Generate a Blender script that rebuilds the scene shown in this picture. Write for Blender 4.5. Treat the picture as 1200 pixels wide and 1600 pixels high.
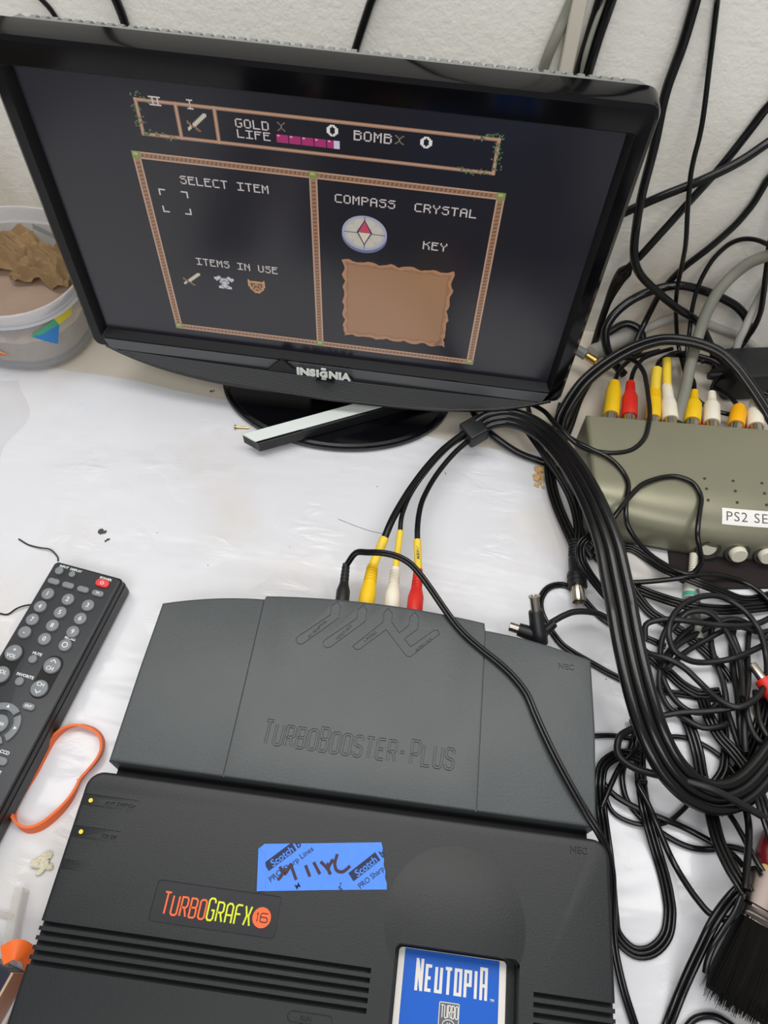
import bpy, bmesh, math, random
from math import sin, cos, pi, radians, sqrt, atan2
from mathutils import Vector, Matrix

for o in list(bpy.data.objects):
    bpy.data.objects.remove(o, do_unlink=True)
SC = bpy.context.scene
COL = SC.collection
MM = 0.001            # every builder below works in millimetres

# ------------------------------------------------------------------ camera
cam_data = bpy.data.cameras.new('camera')
cam = bpy.data.objects.new('camera', cam_data)
COL.objects.link(cam)
R_ = Vector((0.99188450, 0.12139761, 0.03778561))
U_ = Vector((-0.12241271, 0.83153587, 0.54181475))
F_ = Vector((-0.03435492, 0.54204309, -0.83964816))
cm = Matrix.Identity(4)
for i in range(3):
    cm[i][0] = R_[i]; cm[i][1] = U_[i]; cm[i][2] = -F_[i]
cm[0][3], cm[1][3], cm[2][3] = 0.156478, -0.081923, 0.470961
cam.matrix_world = cm
cam_data.sensor_fit = 'HORIZONTAL'
cam_data.sensor_width = 36.0
cam_data.lens = 36.0 * 1138.02 / 1200.0
cam_data.clip_start = 0.01
cam_data.clip_end = 20
SC.camera = cam

# ------------------------------------------------------------------ light
world = bpy.data.worlds.new('world')
SC.world = world
world.use_nodes = True
bg = world.node_tree.nodes['Background']
bg.inputs[0].default_value = (0.93, 0.96, 1.0, 1)
bg.inputs[1].default_value = 0.27

def area(name, loc, sx, sy, power, col, rot=(0, 0, 0)):
    d = bpy.data.lights.new(name, 'AREA')
    d.shape = 'RECTANGLE'; d.size = sx; d.size_y = sy
    d.energy = power; d.color = col
    o = bpy.data.objects.new(name, d)
    o.location = loc; o.rotation_euler = rot
    COL.objects.link(o)
    return o
# tube light under the shelf above the bench, and an added fill light behind the viewer to brighten the wall
area('shelf_tube_light', (0.10, 0.27, 0.92), 1.2, 0.26, 5.4, (1.0, 0.985, 0.96))
area('wall_fill_light', (0.25, -0.9, 1.5), 1.4, 0.6, 12.5, (1.0, 0.98, 0.95), (radians(42), 0, 0))

vs = SC.view_settings
vs.view_transform = 'Standard'; vs.look = 'None'
vs.exposure = 0.10; vs.gamma = 1.0; vs.use_curve_mapping = False

# ------------------------------------------------------------------ materials
def lin(c):
    return tuple(((v / 255.0) / 12.92 if v / 255.0 <= 0.04045 else ((v / 255.0 + 0.055) / 1.055) ** 2.4) for v in c)

def nodes_of(m):
    return m.node_tree.nodes, m.node_tree.links

def mat(name, rgb, rough=0.5, metal=0.0, spec=0.5, bump=0.0, bscale=1500.0, var=0.0, vscale=60.0,
        emit=None, trans=0.0, alpha=1.0, coat=0.0, ior=1.45):
    m = bpy.data.materials.new(name)
    m.use_nodes = True
    N, L = nodes_of(m)
    p = N['Principled BSDF']
    c = lin(rgb) + (1,)
    p.inputs['Base Color'].default_value = c
    p.inputs['Roughness'].default_value = rough
    p.inputs['Metallic'].default_value = metal
    p.inputs['Specular IOR Level'].default_value = spec
    p.inputs['IOR'].default_value = ior
    p.inputs['Transmission Weight'].default_value = trans
    p.inputs['Alpha'].default_value = alpha
    p.inputs['Coat Weight'].default_value = coat
    if emit:
        p.inputs['Emission Color'].default_value = lin(emit) + (1,)
        p.inputs['Emission Strength'].default_value = 1.0
    if bump or var:
        tc = N.new('ShaderNodeTexCoord')
        if bump:
            nz = N.new('ShaderNodeTexNoise'); nz.inputs['Scale'].default_value = bscale
            nz.inputs['Detail'].default_value = 2.0
            b = N.new('ShaderNodeBump'); b.inputs['Strength'].default_value = bump
            b.inputs['Distance'].default_value = 0.0004
            L.new(tc.outputs['Object'], nz.inputs['Vector'])
            L.new(nz.outputs['Fac'], b.inputs['Height'])
            L.new(b.outputs['Normal'], p.inputs['Normal'])
        if var:
            n2 = N.new('ShaderNodeTexNoise'); n2.inputs['Scale'].default_value = vscale
            n2.inputs['Detail'].default_value = 4.0
            mx = N.new('ShaderNodeMix'); mx.data_type = 'RGBA'
            mx.inputs[6].default_value = tuple(min(1, v * (1 + var)) for v in c[:3]) + (1,)
            mx.inputs[7].default_value = tuple(v * (1 - var) for v in c[:3]) + (1,)
            L.new(tc.outputs['Object'], n2.inputs['Vector'])
            L.new(n2.outputs['Fac'], mx.inputs[0])
            L.new(mx.outputs[2], p.inputs['Base Color'])
    return m

M = {}
M['console'] = mat('console_plastic', (31, 33, 35), 0.42, bump=0.26, bscale=1200, var=0.10, vscale=25)
M['dock'] = mat('dock_plastic', (72, 76, 78), 0.40, bump=0.32, bscale=1100, var=0.16, vscale=22)
M['badge_black'] = mat('badge_black', (34, 35, 40), 0.35)
M['orange_print'] = mat('orange_print', (250, 104, 50), 0.5)
M['yellow_print'] = mat('yellow_print', (214, 222, 40), 0.5)
M['tape'] = mat('blue_masking_tape', (86, 142, 238), 0.75, bump=0.5, bscale=900, var=0.06, vscale=200)
M['tape_print'] = mat('tape_print', (44, 52, 84), 0.8)
M['ink'] = mat('brown_black_marker', (66, 46, 58), 0.7)
M['card_blue'] = mat('card_blue', (14, 92, 196), 0.35)
M['card_white'] = mat('card_white', (226, 222, 216), 0.4)
M['card_grey'] = mat('card_grey', (90, 94, 104), 0.4)
M['gloss_black'] = mat('gloss_black_plastic', (6, 6, 8), 0.10, spec=0.4)
M['satin_black'] = mat('satin_black_plastic', (24, 25, 28), 0.42, bump=0.2, bscale=1500)
M['housing'] = mat('matte_grey_black_plastic', (116, 118, 117), 0.5, bump=0.3, bscale=1200)
M['dark_recess'] = mat('dark_recess', (8, 8, 9), 0.6)
M['base_gloss'] = mat('stand_gloss_black', (10, 10, 14), 0.16, bump=0.05, bscale=500)
M['logo_silver'] = mat('logo_silver', (225, 228, 222), 0.35)
M['cable'] = mat('black_cable_rubber', (14, 14, 15), 0.22, bump=0.08, bscale=500)
M['cable_soft'] = mat('matte_black_cable', (24, 24, 26), 0.40, bump=0.15, bscale=600)
M['cable_grey'] = mat('grey_cable', (128, 128, 118), 0.5, var=0.08, vscale=40)
M['cable_pale'] = mat('pale_grey_cable', (168, 166, 160), 0.5, var=0.08, vscale=40)
M['white_plastic'] = mat('white_plastic', (226, 222, 208), 0.45)
M['raceway'] = mat('offwhite_raceway', (204, 198, 184), 0.5)
M['rca_yellow'] = mat('plug_yellow', (240, 196, 20), 0.42, var=0.05, vscale=150)
M['sleeve_yellow'] = mat('sleeve_yellow', (236, 204, 62), 0.5)
M['rca_red'] = mat('plug_red', (224, 44, 34), 0.42)
M['rca_white'] = mat('plug_white', (232, 226, 208), 0.45, var=0.04, vscale=150)
M['rca_orange'] = mat('plug_amber', (248, 178, 10), 0.42)
M['chrome'] = mat('nickel_metal', (190, 182, 168), 0.22, metal=1.0)
M['gold'] = mat('gold_metal', (206, 170, 100), 0.25, metal=1.0)
M['selector'] = mat('olive_grey_metallic_plastic', (134, 132, 112), 0.34, metal=0.35, bump=0.12, bscale=900, var=0.06, vscale=30)
M['selector_dark'] = mat('olive_dark_underside', (62, 60, 54), 0.5)
M['button_grey'] = mat('ivory_button', (214, 210, 192), 0.45)
M['label_white'] = mat('white_label', (232, 230, 226), 0.6)
M['label_ink'] = mat('label_ink', (92, 90, 92), 0.7)
M['remote'] = mat('remote_black', (50, 52, 56), 0.42, bump=0.2, bscale=900, var=0.12, vscale=60)
M['remote_side'] = mat('remote_side', (22, 24, 28), 0.38)
M['key_grey'] = mat('key_grey_rubber', (124, 128, 132), 0.5)
M['key_red'] = mat('key_red_rubber', (222, 62, 62), 0.45)
M['key_text'] = mat('key_text_white', (232, 234, 236), 0.6)
M['orange_band'] = mat('orange_rubber', (238, 110, 46), 0.45, var=0.05, vscale=80)
M['silver_bar'] = mat('silver_bar_plastic', (222, 228, 224), 0.4)
M['kraft'] = mat('kraft_paper', (178, 148, 108), 0.8, var=0.16, vscale=45, bump=0.4, bscale=300)
M['brown_pad'] = mat('brown_grey_sheet', (198, 174, 156), 0.8, var=0.12, vscale=40)
M['chaff'] = mat('tan_chaff', (168, 150, 122), 0.85, var=0.3, vscale=160)
M['crumb'] = mat('tan_crumb', (204, 168, 112), 0.85, var=0.15, vscale=300)
M['crumb_pale'] = mat('pale_crumb', (214, 208, 184), 0.85, var=0.12, vscale=300)
M['lint'] = mat('dark_lint', (76, 76, 72), 0.9)
M['brush_hair'] = mat('black_bristle', (10, 9, 8), 0.7, spec=0.15)
M['red_paint'] = mat('red_handle_paint', (122, 18, 24), 0.35)
M['wood'] = mat('pale_wood', (204, 172, 110), 0.6, var=0.12, vscale=90)
M['ferrule'] = mat('ferrule_steel', (92, 84, 80), 0.25, metal=1.0, bump=0.05, bscale=120)
M['navy'] = mat('navy_print', (22, 26, 48), 0.45)
M['tan_edge'] = mat('tan_card_edge', (188, 160, 136), 0.7)
M['led_yellow'] = mat('yellow_dot', (240, 208, 60), 0.4)
M['yellow_print2'] = mat('tub_yellow', (226, 208, 60), 0.5)
M['green_print'] = mat('tub_green', (70, 170, 130), 0.5)
M['blue_print'] = mat('tub_blue', (40, 130, 205), 0.5)
M['pink_print'] = mat('tub_pink', (222, 96, 110), 0.5)
M['green_stripe'] = mat('dark_green_print', (38, 62, 58), 0.5)
M['teal_print'] = mat('teal_print', (70, 170, 150), 0.5)
M['skin_crumb'] = mat('tan_fibre', (150, 118, 90), 0.8)

def clear_plastic(name, tint, rough, body):
    m = bpy.data.materials.new(name); m.use_nodes = True
    N, L = nodes_of(m); p = N['Principled BSDF']; out = N['Material Output']
    p.inputs['Base Color'].default_value = lin(tint) + (1,)
    p.inputs['Roughness'].default_value = rough
    t = N.new('ShaderNodeBsdfTransparent'); t.inputs[0].default_value = (0.97, 0.97, 0.97, 1)
    mx = N.new('ShaderNodeMixShader'); mx.inputs[0].default_value = body
    L.new(t.outputs[0], mx.inputs[1]); L.new(p.outputs[0], mx.inputs[2]); L.new(mx.outputs[0], out.inputs[0])
    return m
M['clear'] = clear_plastic('frosted_clear_plastic', (214, 216, 220), 0.25, 0.26)
M['clear_rim'] = clear_plastic('frosted_clear_rim', (226, 228, 234), 0.2, 0.42)
M['clear_thin'] = clear_plastic('thin_clear_plastic', (216, 210, 202), 0.2, 0.32)

def wall_material():
    m = bpy.data.materials.new('white_textured_plaster'); m.use_nodes = True
    N, L = nodes_of(m); p = N['Principled BSDF']
    p.inputs['Roughness'].default_value = 0.8
    tc = N.new('ShaderNodeTexCoord')
    n1 = N.new('ShaderNodeTexNoise'); n1.inputs['Scale'].default_value = 190; n1.inputs['Detail'].default_value = 5
    n2 = N.new('ShaderNodeTexNoise'); n2.inputs['Scale'].default_value = 420; n2.inputs['Detail'].default_value = 3
    ad = N.new('ShaderNodeMath'); ad.operation = 'MULTIPLY_ADD'; ad.inputs[1].default_value = 0.35
    b = N.new('ShaderNodeBump'); b.inputs['Strength'].default_value = 0.4; b.inputs['Distance'].default_value = 0.0012
    L.new(tc.outputs['Object'], n1.inputs['Vector']); L.new(tc.outputs['Object'], n2.inputs['Vector'])
    L.new(n2.outputs['Fac'], ad.inputs[0]); L.new(n1.outputs['Fac'], ad.inputs[2])
    L.new(ad.outputs[0], b.inputs['Height']); L.new(b.outputs['Normal'], p.inputs['Normal'])
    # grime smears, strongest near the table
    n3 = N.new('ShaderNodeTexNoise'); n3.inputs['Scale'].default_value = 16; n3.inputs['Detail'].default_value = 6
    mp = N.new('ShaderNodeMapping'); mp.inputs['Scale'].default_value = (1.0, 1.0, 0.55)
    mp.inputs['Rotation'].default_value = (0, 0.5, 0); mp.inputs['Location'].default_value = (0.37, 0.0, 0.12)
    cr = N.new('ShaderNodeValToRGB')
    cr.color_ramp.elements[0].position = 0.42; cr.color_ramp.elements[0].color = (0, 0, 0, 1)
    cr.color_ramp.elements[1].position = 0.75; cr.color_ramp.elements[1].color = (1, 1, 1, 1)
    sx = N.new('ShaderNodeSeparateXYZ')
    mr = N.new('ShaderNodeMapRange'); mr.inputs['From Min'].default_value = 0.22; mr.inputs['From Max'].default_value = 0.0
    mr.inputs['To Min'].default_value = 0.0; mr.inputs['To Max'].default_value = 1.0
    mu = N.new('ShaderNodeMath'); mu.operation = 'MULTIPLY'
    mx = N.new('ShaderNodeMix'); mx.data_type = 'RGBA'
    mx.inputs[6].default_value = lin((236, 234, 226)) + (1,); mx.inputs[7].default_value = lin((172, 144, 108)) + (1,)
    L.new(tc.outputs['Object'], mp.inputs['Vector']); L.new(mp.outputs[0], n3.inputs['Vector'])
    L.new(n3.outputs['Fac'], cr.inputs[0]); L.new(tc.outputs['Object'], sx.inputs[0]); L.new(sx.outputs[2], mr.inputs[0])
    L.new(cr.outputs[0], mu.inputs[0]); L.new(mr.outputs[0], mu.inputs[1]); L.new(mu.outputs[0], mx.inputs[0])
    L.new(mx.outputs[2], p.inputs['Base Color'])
    return m

def table_material():
    m = bpy.data.materials.new('white_plastic_film'); m.use_nodes = True
    N, L = nodes_of(m); p = N['Principled BSDF']
    p.inputs['Roughness'].default_value = 0.2
    p.inputs['Specular IOR Level'].default_value = 0.45
    tc = N.new('ShaderNodeTexCoord')
    def noise(scale, sc, detail, dist=0.0, rot=0.0):
        mp = N.new('ShaderNodeMapping'); mp.inputs['Scale'].default_value = sc; mp.inputs['Rotation'].default_value = (0, 0, rot)
        n = N.new('ShaderNodeTexNoise'); n.inputs['Scale'].default_value = scale; n.inputs['Detail'].default_value = detail
        n.inputs['Distortion'].default_value = dist
        L.new(tc.outputs['Object'], mp.inputs['Vector']); L.new(mp.outputs[0], n.inputs['Vector'])
        return n
    w1 = noise(9, (0.45, 1.6, 1), 3, 0.6, 0.15)        # long soft folds
    w2 = noise(60, (0.6, 1.4, 1), 4, 0.8, 0.3)        # crinkles
    w3 = noise(16, (1, 1, 1), 2)
    cr = N.new('ShaderNodeValToRGB'); cr.color_ramp.elements[0].position = 0.5; cr.color_ramp.elements[1].position = 0.7
    L.new(w3.outputs['Fac'], cr.inputs[0])
    mu = N.new('ShaderNodeMath'); mu.operation = 'MULTIPLY'
    L.new(w2.outputs['Fac'], mu.inputs[0]); L.new(cr.outputs[0], mu.inputs[1])
    ad = N.new('ShaderNodeMath'); ad.operation = 'MULTIPLY_ADD'; ad.inputs[1].default_value = 0.55
    L.new(mu.outputs[0], ad.inputs[0]); L.new(w1.outputs['Fac'], ad.inputs[2])
    b = N.new('ShaderNodeBump'); b.inputs['Strength'].default_value = 0.5; b.inputs['Distance'].default_value = 0.009
    L.new(ad.outputs[0], b.inputs['Height']); L.new(b.outputs['Normal'], p.inputs['Normal'])
    # faint beige soiling and scattered specks
    s1 = noise(7, (1, 1, 1), 5)
    c1 = N.new('ShaderNodeValToRGB'); c1.color_ramp.elements[0].position = 0.5; c1.color_ramp.elements[1].position = 0.85
    L.new(s1.outputs['Fac'], c1.inputs[0])
    m1 = N.new('ShaderNodeMix'); m1.data_type = 'RGBA'
    m1.inputs[6].default_value = lin((218, 219, 224)) + (1,); m1.inputs[7].default_value = lin((206, 196, 182)) + (1,)
    L.new(c1.outputs[0], m1.inputs[0])
    vo = N.new('ShaderNodeTexVoronoi'); vo.inputs['Scale'].default_value = 70
    L.new(tc.outputs['Object'], vo.inputs['Vector'])
    sp = N.new('ShaderNodeMath'); sp.operation = 'LESS_THAN'; sp.inputs[1].default_value = 0.035
    L.new(vo.outputs['Distance'], sp.inputs[0])
    sp2 = N.new('ShaderNodeSeparateColor'); L.new(vo.outputs['Color'], sp2.inputs[0])
    sp3 = N.new('ShaderNodeMath'); sp3.operation = 'LESS_THAN'; sp3.inputs[1].default_value = 0.22
    L.new(sp2.outputs[0], sp3.inputs[0])
    sp4 = N.new('ShaderNodeMath'); sp4.operation = 'MULTIPLY'; L.new(sp.outputs[0], sp4.inputs[0]); L.new(sp3.outputs[0], sp4.inputs[1])
    m2 = N.new('ShaderNodeMix'); m2.data_type = 'RGBA'; m2.inputs[7].default_value = lin((110, 100, 86)) + (1,)
    L.new(sp4.outputs[0], m2.inputs[0]); L.new(m1.outputs[2], m2.inputs[6])
    L.new(m2.outputs[2], p.inputs['Base Color'])
    return m

def grille_material():
    m = bpy.data.materials.new('perforated_speaker_grille'); m.use_nodes = True
    N, L = nodes_of(m); p = N['Principled BSDF']
    p.inputs['Roughness'].default_value = 0.42
    tc = N.new('ShaderNodeTexCoord'); sx = N.new('ShaderNodeSeparateXYZ'); L.new(tc.outputs['Object'], sx.inputs[0])
    def ma(op, a, b=None, c=None):
        n = N.new('ShaderNodeMath'); n.operation = op
        for i, v in enumerate((a, b, c)):
            if v is None: continue
            if isinstance(v, (int, float)): n.inputs[i].default_value = v
            else: L.new(v, n.inputs[i])
        return n.outputs[0]
    P = 0.0019
    row = ma('DIVIDE', sx.outputs[2], P * 0.86)
    rf = ma('FLOOR', row)
    par = ma('MODULO', ma('ABSOLUTE', rf), 2.0)
    cx = ma('ADD', ma('DIVIDE', sx.outputs[0], P), ma('MULTIPLY', par, 0.5))
    dx = ma('SUBTRACT', ma('FRACT', ma('ADD', cx, 100.0)), 0.5)
    dy = ma('SUBTRACT', ma('FRACT', ma('ADD', row, 100.0)), 0.5)
    d = ma('SQRT', ma('ADD', ma('MULTIPLY', dx, dx), ma('MULTIPLY', dy, dy)))
    h = ma('LESS_THAN', d, 0.30)
    mx = N.new('ShaderNodeMix'); mx.data_type = 'RGBA'
    mx.inputs[6].default_value = lin((74, 75, 76)) + (1,); mx.inputs[7].default_value = lin((6, 6, 6)) + (1,)
    L.new(h, mx.inputs[0]); L.new(mx.outputs[2], p.inputs['Base Color'])
    return m
M['laminate'] = mat('beige_laminate', (206, 198, 184), 0.5, var=0.05, vscale=12)
M['wall'] = wall_material(); M['table'] = table_material(); M['grille'] = grille_material()

def px_mat(name, rgb):
    m = mat(name, (8, 8, 11), 0.22, spec=0.5, ior=1.6, emit=rgb)
    return m
M['screen'] = mat('lcd_screen', (7, 7, 10), 0.22, spec=0.5, ior=1.6, emit=(18, 18, 25))

# ------------------------------------------------------------------ builders
def link(name, me, m, parent=None, smooth=None):
    o = bpy.data.objects.new(name, me)
    COL.objects.link(o)
    if m is not None:
        for x in (m if isinstance(m, (list, tuple)) else [m]):
            me.materials.append(x)
    if parent is not None:
        o.parent = parent
    return o

def build(name, bm, m, parent=None, loc=(0, 0, 0), rot=(0, 0, 0), smooth=35):
    """bmesh in mm -> object in metres"""
    bmesh.ops.recalc_face_normals(bm, faces=bm.faces)
    me = bpy.data.meshes.new(name)
    bm.to_mesh(me); bm.free()
    me.transform(Matrix.Scale(MM, 4))
    if smooth:
        for p in me.polygons: p.use_smooth = True
        try: me.set_sharp_from_angle(angle=radians(smooth))
        except Exception: pass
    o = link(name, me, m, parent)
    o.location = Vector(loc) * MM
    o.rotation_euler = rot
    return o

def empty(name, label, cat, loc=(0, 0, 0), rotz=0.0, group=None):
    o = bpy.data.objects.new(name, None)
    o.empty_display_size = 0.01
    COL.objects.link(o)
    o.location = Vector(loc) * MM; o.rotation_euler = (0, 0, rotz)
    return tag(o, label, cat, group)

def tag(o, label, cat, group=None):
    o['label'] = label; o['category'] = cat
    if group: o['group'] = group
    return o

def rrect(x0, y0, x1, y1, r, n=5):
    pts = []
    for cx, cy, a0 in ((x1 - r, y1 - r, 0), (x0 + r, y1 - r, 90), (x0 + r, y0 + r, 180), (x1 - r, y0 + r, 270)):
        for k in range(n + 1):
            a = radians(a0 + 90.0 * k / n)
            pts.append((cx + r * cos(a), cy + r * sin(a)))
    return pts

def loft(bm, loops, cap0=True, cap1=True, closed=True):
    rings = [[bm.verts.new(p) for p in lp] for lp in loops]
    n = len(rings[0])
    for a, b in zip(rings, rings[1:]):
        for i in range(n if closed else n - 1):
            j = (i + 1) % n
            bm.faces.new((a[i], a[j], b[j], b[i]))
    if cap0: bm.faces.new(rings[0][::-1])
    if cap1: bm.faces.new(rings[-1])
    return rings

def inset_pts(pts, d):
    n = len(pts); out = []
    area_ = sum(pts[i][0] * pts[(i + 1) % n][1] - pts[(i + 1) % n][0] * pts[i][1] for i in range(n))
    s = 1 if area_ > 0 else -1
    for i in range(n):
        p0, p1, p2 = Vector(pts[i - 1]), Vector(pts[i]), Vector(pts[(i + 1) % n])
        e1 = (p1 - p0); e2 = (p2 - p1)
        if e1.length < 1e-9 or e2.length < 1e-9: out.append(tuple(p1)); continue
        n1 = Vector((-e1.y, e1.x)).normalized() * s; n2 = Vector((-e2.y, e2.x)).normalized() * s
        b = n1 + n2
        if b.length < 1e-6: out.append(tuple(p1 + n1 * d)); continue
        b.normalize(); k = max(0.35, b.dot(n1))
        out.append(tuple(p1 + b * d / k))
    return out

def slab(bm, pts, z0, z1, bev=0.0, seg=3, bev_bottom=0.0):
    """extruded outline with a rounded top edge"""
    loops = []
    if bev_bottom:
        loops.append([(x, y, z0) for x, y in inset_pts(pts, bev_bottom)])
        loops.append([(x, y, z0 + bev_bottom) for x, y in pts])
    else:
        loops.append([(x, y, z0) for x, y in pts])
    if bev:
        for k in range(seg + 1):
            a = pi / 2 * k / seg
            q = inset_pts(pts, bev * (1 - cos(a))) if k else pts
            loops.append([(x, y, z1 - bev + bev * sin(a)) for x, y in q])
    else:
        loops.append([(x, y, z1) for x, y in pts])
    loft(bm, loops)

def box(bm, x0, y0, z0, x1, y1, z1):
    slab(bm, [(x0, y0), (x1, y0), (x1, y1), (x0, y1)], z0, z1)

def frame_at(pts, i, closed=False):
    n = len(pts)
    if closed: a, b = pts[i - 1], pts[(i + 1) % n]
    else: a, b = pts[max(i - 1, 0)], pts[min(i + 1, n - 1)]
    return (b - a).normalized()

def smooth_path(pts, per=6, closed=False):
    """Catmull-Rom through pts (centripetal would be nicer, uniform is enough here)"""
    P = [Vector(p) for p in pts]; n = len(P); out = []
    rng = n if closed else n - 1
    for i in range(rng):
        if closed: p0, p1, p2, p3 = P[i - 1], P[i], P[(i + 1) % n], P[(i + 2) % n]
        else: p0, p1, p2, p3 = P[max(i - 1, 0)], P[i], P[i + 1], P[min(i + 2, n - 1)]
        d1, d2, d0 = (p2 - p1).length, (p3 - p2).length, (p1 - p0).length
        m1 = (p2 - p0) * (d1 / max(1e-6, d0 + d1)); m2 = (p3 - p1) * (d1 / max(1e-6, d1 + d2))
        for k in range(per):
            t = k / per; t2 = t * t; t3 = t2 * t
            out.append(p1 * (2 * t3 - 3 * t2 + 1) + m1 * (t3 - 2 * t2 + t) + p2 * (-2 * t3 + 3 * t2) + m2 * (t3 - t2))
    if not closed: out.append(P[-1])
    return out

def tube(bm, pts, r, nseg=10, closed=False, caps=True, flat=None):
    """round tube; r a number or one radius per point; flat=(side_scale, up_scale) for straps"""
    pts = [Vector(p) for p in pts]; n = len(pts)
    t0 = frame_at(pts, 0, closed)
    up = Vector((0, 0, 1)) if abs(t0.z) < 0.9 else Vector((0, 1, 0))
    s = t0.cross(up).normalized(); rings = []
    for i in range(n):
        t = frame_at(pts, i, closed)
        s = (s - t * s.dot(t))
        if s.length < 1e-6: s = t.orthogonal()
        s.normalize(); u = s.cross(t)
        ri = r[i] if isinstance(r, (list, tuple)) else r
        fs, fu = flat if flat else (1, 1)
        rings.append([bm.verts.new(pts[i] + s * (ri * fs * cos(2 * pi * k / nseg)) + u * (ri * fu * sin(2 * pi * k / nseg))) for k in range(nseg)])
    pairs = list(zip(rings, rings[1:])) + ([(rings[-1], rings[0])] if closed else [])
    for a, b in pairs:
        for k in range(nseg):
            j = (k + 1) % nseg
            bm.faces.new((a[k], a[j], b[j], b[k]))
    if caps and not closed:
        bm.faces.new(rings[0][::-1]); bm.faces.new(rings[-1])

def ribbon(bm, pts, r, lobes, nseg=10, spread=1.82, tilt=0.0):
    """several round cores moulded side by side; cores lie across the run, horizontally"""
    pts = [Vector(p) for p in pts]; n = len(pts); last = None; offs = []
    for i in range(n):
        t = frame_at(pts, i)
        s = t.cross(Vector((0, 0, 1)))
        if s.length < 0.35: s = last if last is not None else t.cross(Vector((0, 1, 0)))
        s = s - t * s.dot(t); s.normalize()
        if last is not None and s.dot(last) < 0: s = -s
        if last is not None: s = (last * 0.6 + s * 0.4).normalized()
        last = s; offs.append(s)
    for k in range(lobes):
        o = (k - (lobes - 1) / 2) * spread * r
        tube(bm, [p + q * o for p, q in zip(pts, offs)], r, nseg)

def lathe(bm, prof, origin=(0, 0, 0), axis=(0, 0, 1), nseg=24):
    """prof: list of (radius, distance along axis)"""
    a = Vector(axis).normalized(); s = a.orthogonal().normalized(); u = a.cross(s); O = Vector(origin)
    loops = []
    for r, h in prof:
        loops.append([O + a * h + s * (max(r, 1e-3) * cos(2 * pi * k / nseg)) + u * (max(r, 1e-3) * sin(2 * pi * k / nseg)) for k in range(nseg)])
    loft(bm, loops)

def stroke(bm, pl, w, z0, z1, closed=False):
    """flat pen stroke of width w along a 2-D polyline, extruded z0..z1"""
    P = [Vector(p) for p in pl]
    if closed and (P[0] - P[-1]).length < 1e-6: P = P[:-1]
    n = len(P); Lft, Rgt = [], []
    for i in range(n):
        if closed: a, b = P[i] - P[i - 1], P[(i + 1) % n] - P[i]
        else:
            a = P[i] - P[i - 1] if i else P[1] - P[0]
            b = P[i + 1] - P[i] if i < n - 1 else P[i] - P[i - 1]
        a.normalize(); b.normalize()
        n1 = Vector((-a.y, a.x)); n2 = Vector((-b.y, b.x)); m_ = n1 + n2
        if m_.length < 1e-5: m_ = n1
        m_.normalize(); k = w / 2 / max(0.5, m_.dot(n1))
        Lft.append(P[i] + m_ * k); Rgt.append(P[i] - m_ * k)
    rings = []
    for l, r in zip(Lft, Rgt):
        rings.append([bm.verts.new((l.x, l.y, z0)), bm.verts.new((l.x, l.y, z1)), bm.verts.new((r.x, r.y, z1)), bm.verts.new((r.x, r.y, z0))])
    pairs = list(zip(rings, rings[1:])) + ([(rings[-1], rings[0])] if closed else [])
    for a, b in pairs:
        for k in range(4):
            j = (k + 1) % 4
            bm.faces.new((a[k], a[j], b[j], b[k]))
    if not closed:
        bm.faces.new(rings[0][::-1]); bm.faces.new(rings[-1])

GL = {
 'T': [[(0, 1), (1, 1)], [(.5, 1), (.5, 0)]],
 'U': [[(0, 1), (0, .1), (.25, 0), (.75, 0), (1, .1), (1, 1)]],
 'R': [[(0, 0), (0, 1), (.75, 1), (1, .9), (1, .56), (.75, .46), (0, .46)], [(.55, .46), (1, 0)]],
 'B': [[(0, 0), (0, 1), (.75, 1), (1, .9), (1, .6), (.8, .52), (0, .52)], [(.8, .52), (1, .44), (1, .1), (.75, 0), (0, 0)]],
 'O': [[(.25, 0), (.75, 0), (1, .1), (1, .9), (.75, 1), (.25, 1), (0, .9), (0, .1), (.25, 0)]],
 'G': [[(1, .8), (1, .9), (.75, 1), (.25, 1), (0, .9), (0, .1), (.25, 0), (.75, 0), (1, .1), (1, .46), (.55, .46)]],
 'A': [[(0, 0), (0, .88), (.3, 1), (.7, 1), (1, .88), (1, 0)], [(0, .4), (1, .4)]],
 'F': [[(0, 0), (0, .9), (.25, 1), (1, 1)], [(0, .52), (.8, .52)]],
 'X': [[(0, 0), (.35, .5), (.65, .5), (1, 1)], [(0, 1), (.35, .5)], [(.65, .5), (1, 0)]],
 'S': [[(1, .8), (1, .9), (.75, 1), (.25, 1), (0, .9), (0, .62), (.25, .52), (.75, .48), (1, .38), (1, .1), (.75, 0), (.25, 0), (0, .1), (0, .2)]],
 'E': [[(1, 1), (.25, 1), (0, .9), (0, .1), (.25, 0), (1, 0)], [(0, .5), (.8, .5)]],
 'P': [[(0, 0), (0, 1), (.75, 1), (1, .9), (1, .52), (.75, .42), (0, .42)]],
 'L': [[(0, 1), (0, 0), (1, 0)]],
 'N': [[(0, 0), (0, 1), (1, 0), (1, 1)]],
 'I': [[(.5, 0), (.5, 1)]],
 '-': [[(0, .5), (1, .5)]],
 'C': [[(1, .75), (1, .88), (.75, 1), (.25, 1), (0, .88), (0, .12), (.25, 0), (.75, 0), (1, .12), (1, .25)]],
 '1': [[(.25, .8), (.55, 1), (.55, 0)]],
 '6': [[(1, 1), (.2, 1), (0, .85), (0, .12), (.2, 0), (.8, 0), (1, .12), (1, .42), (.8, .55), (0, .55)]],
}
GLS = dict(GL)
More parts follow.
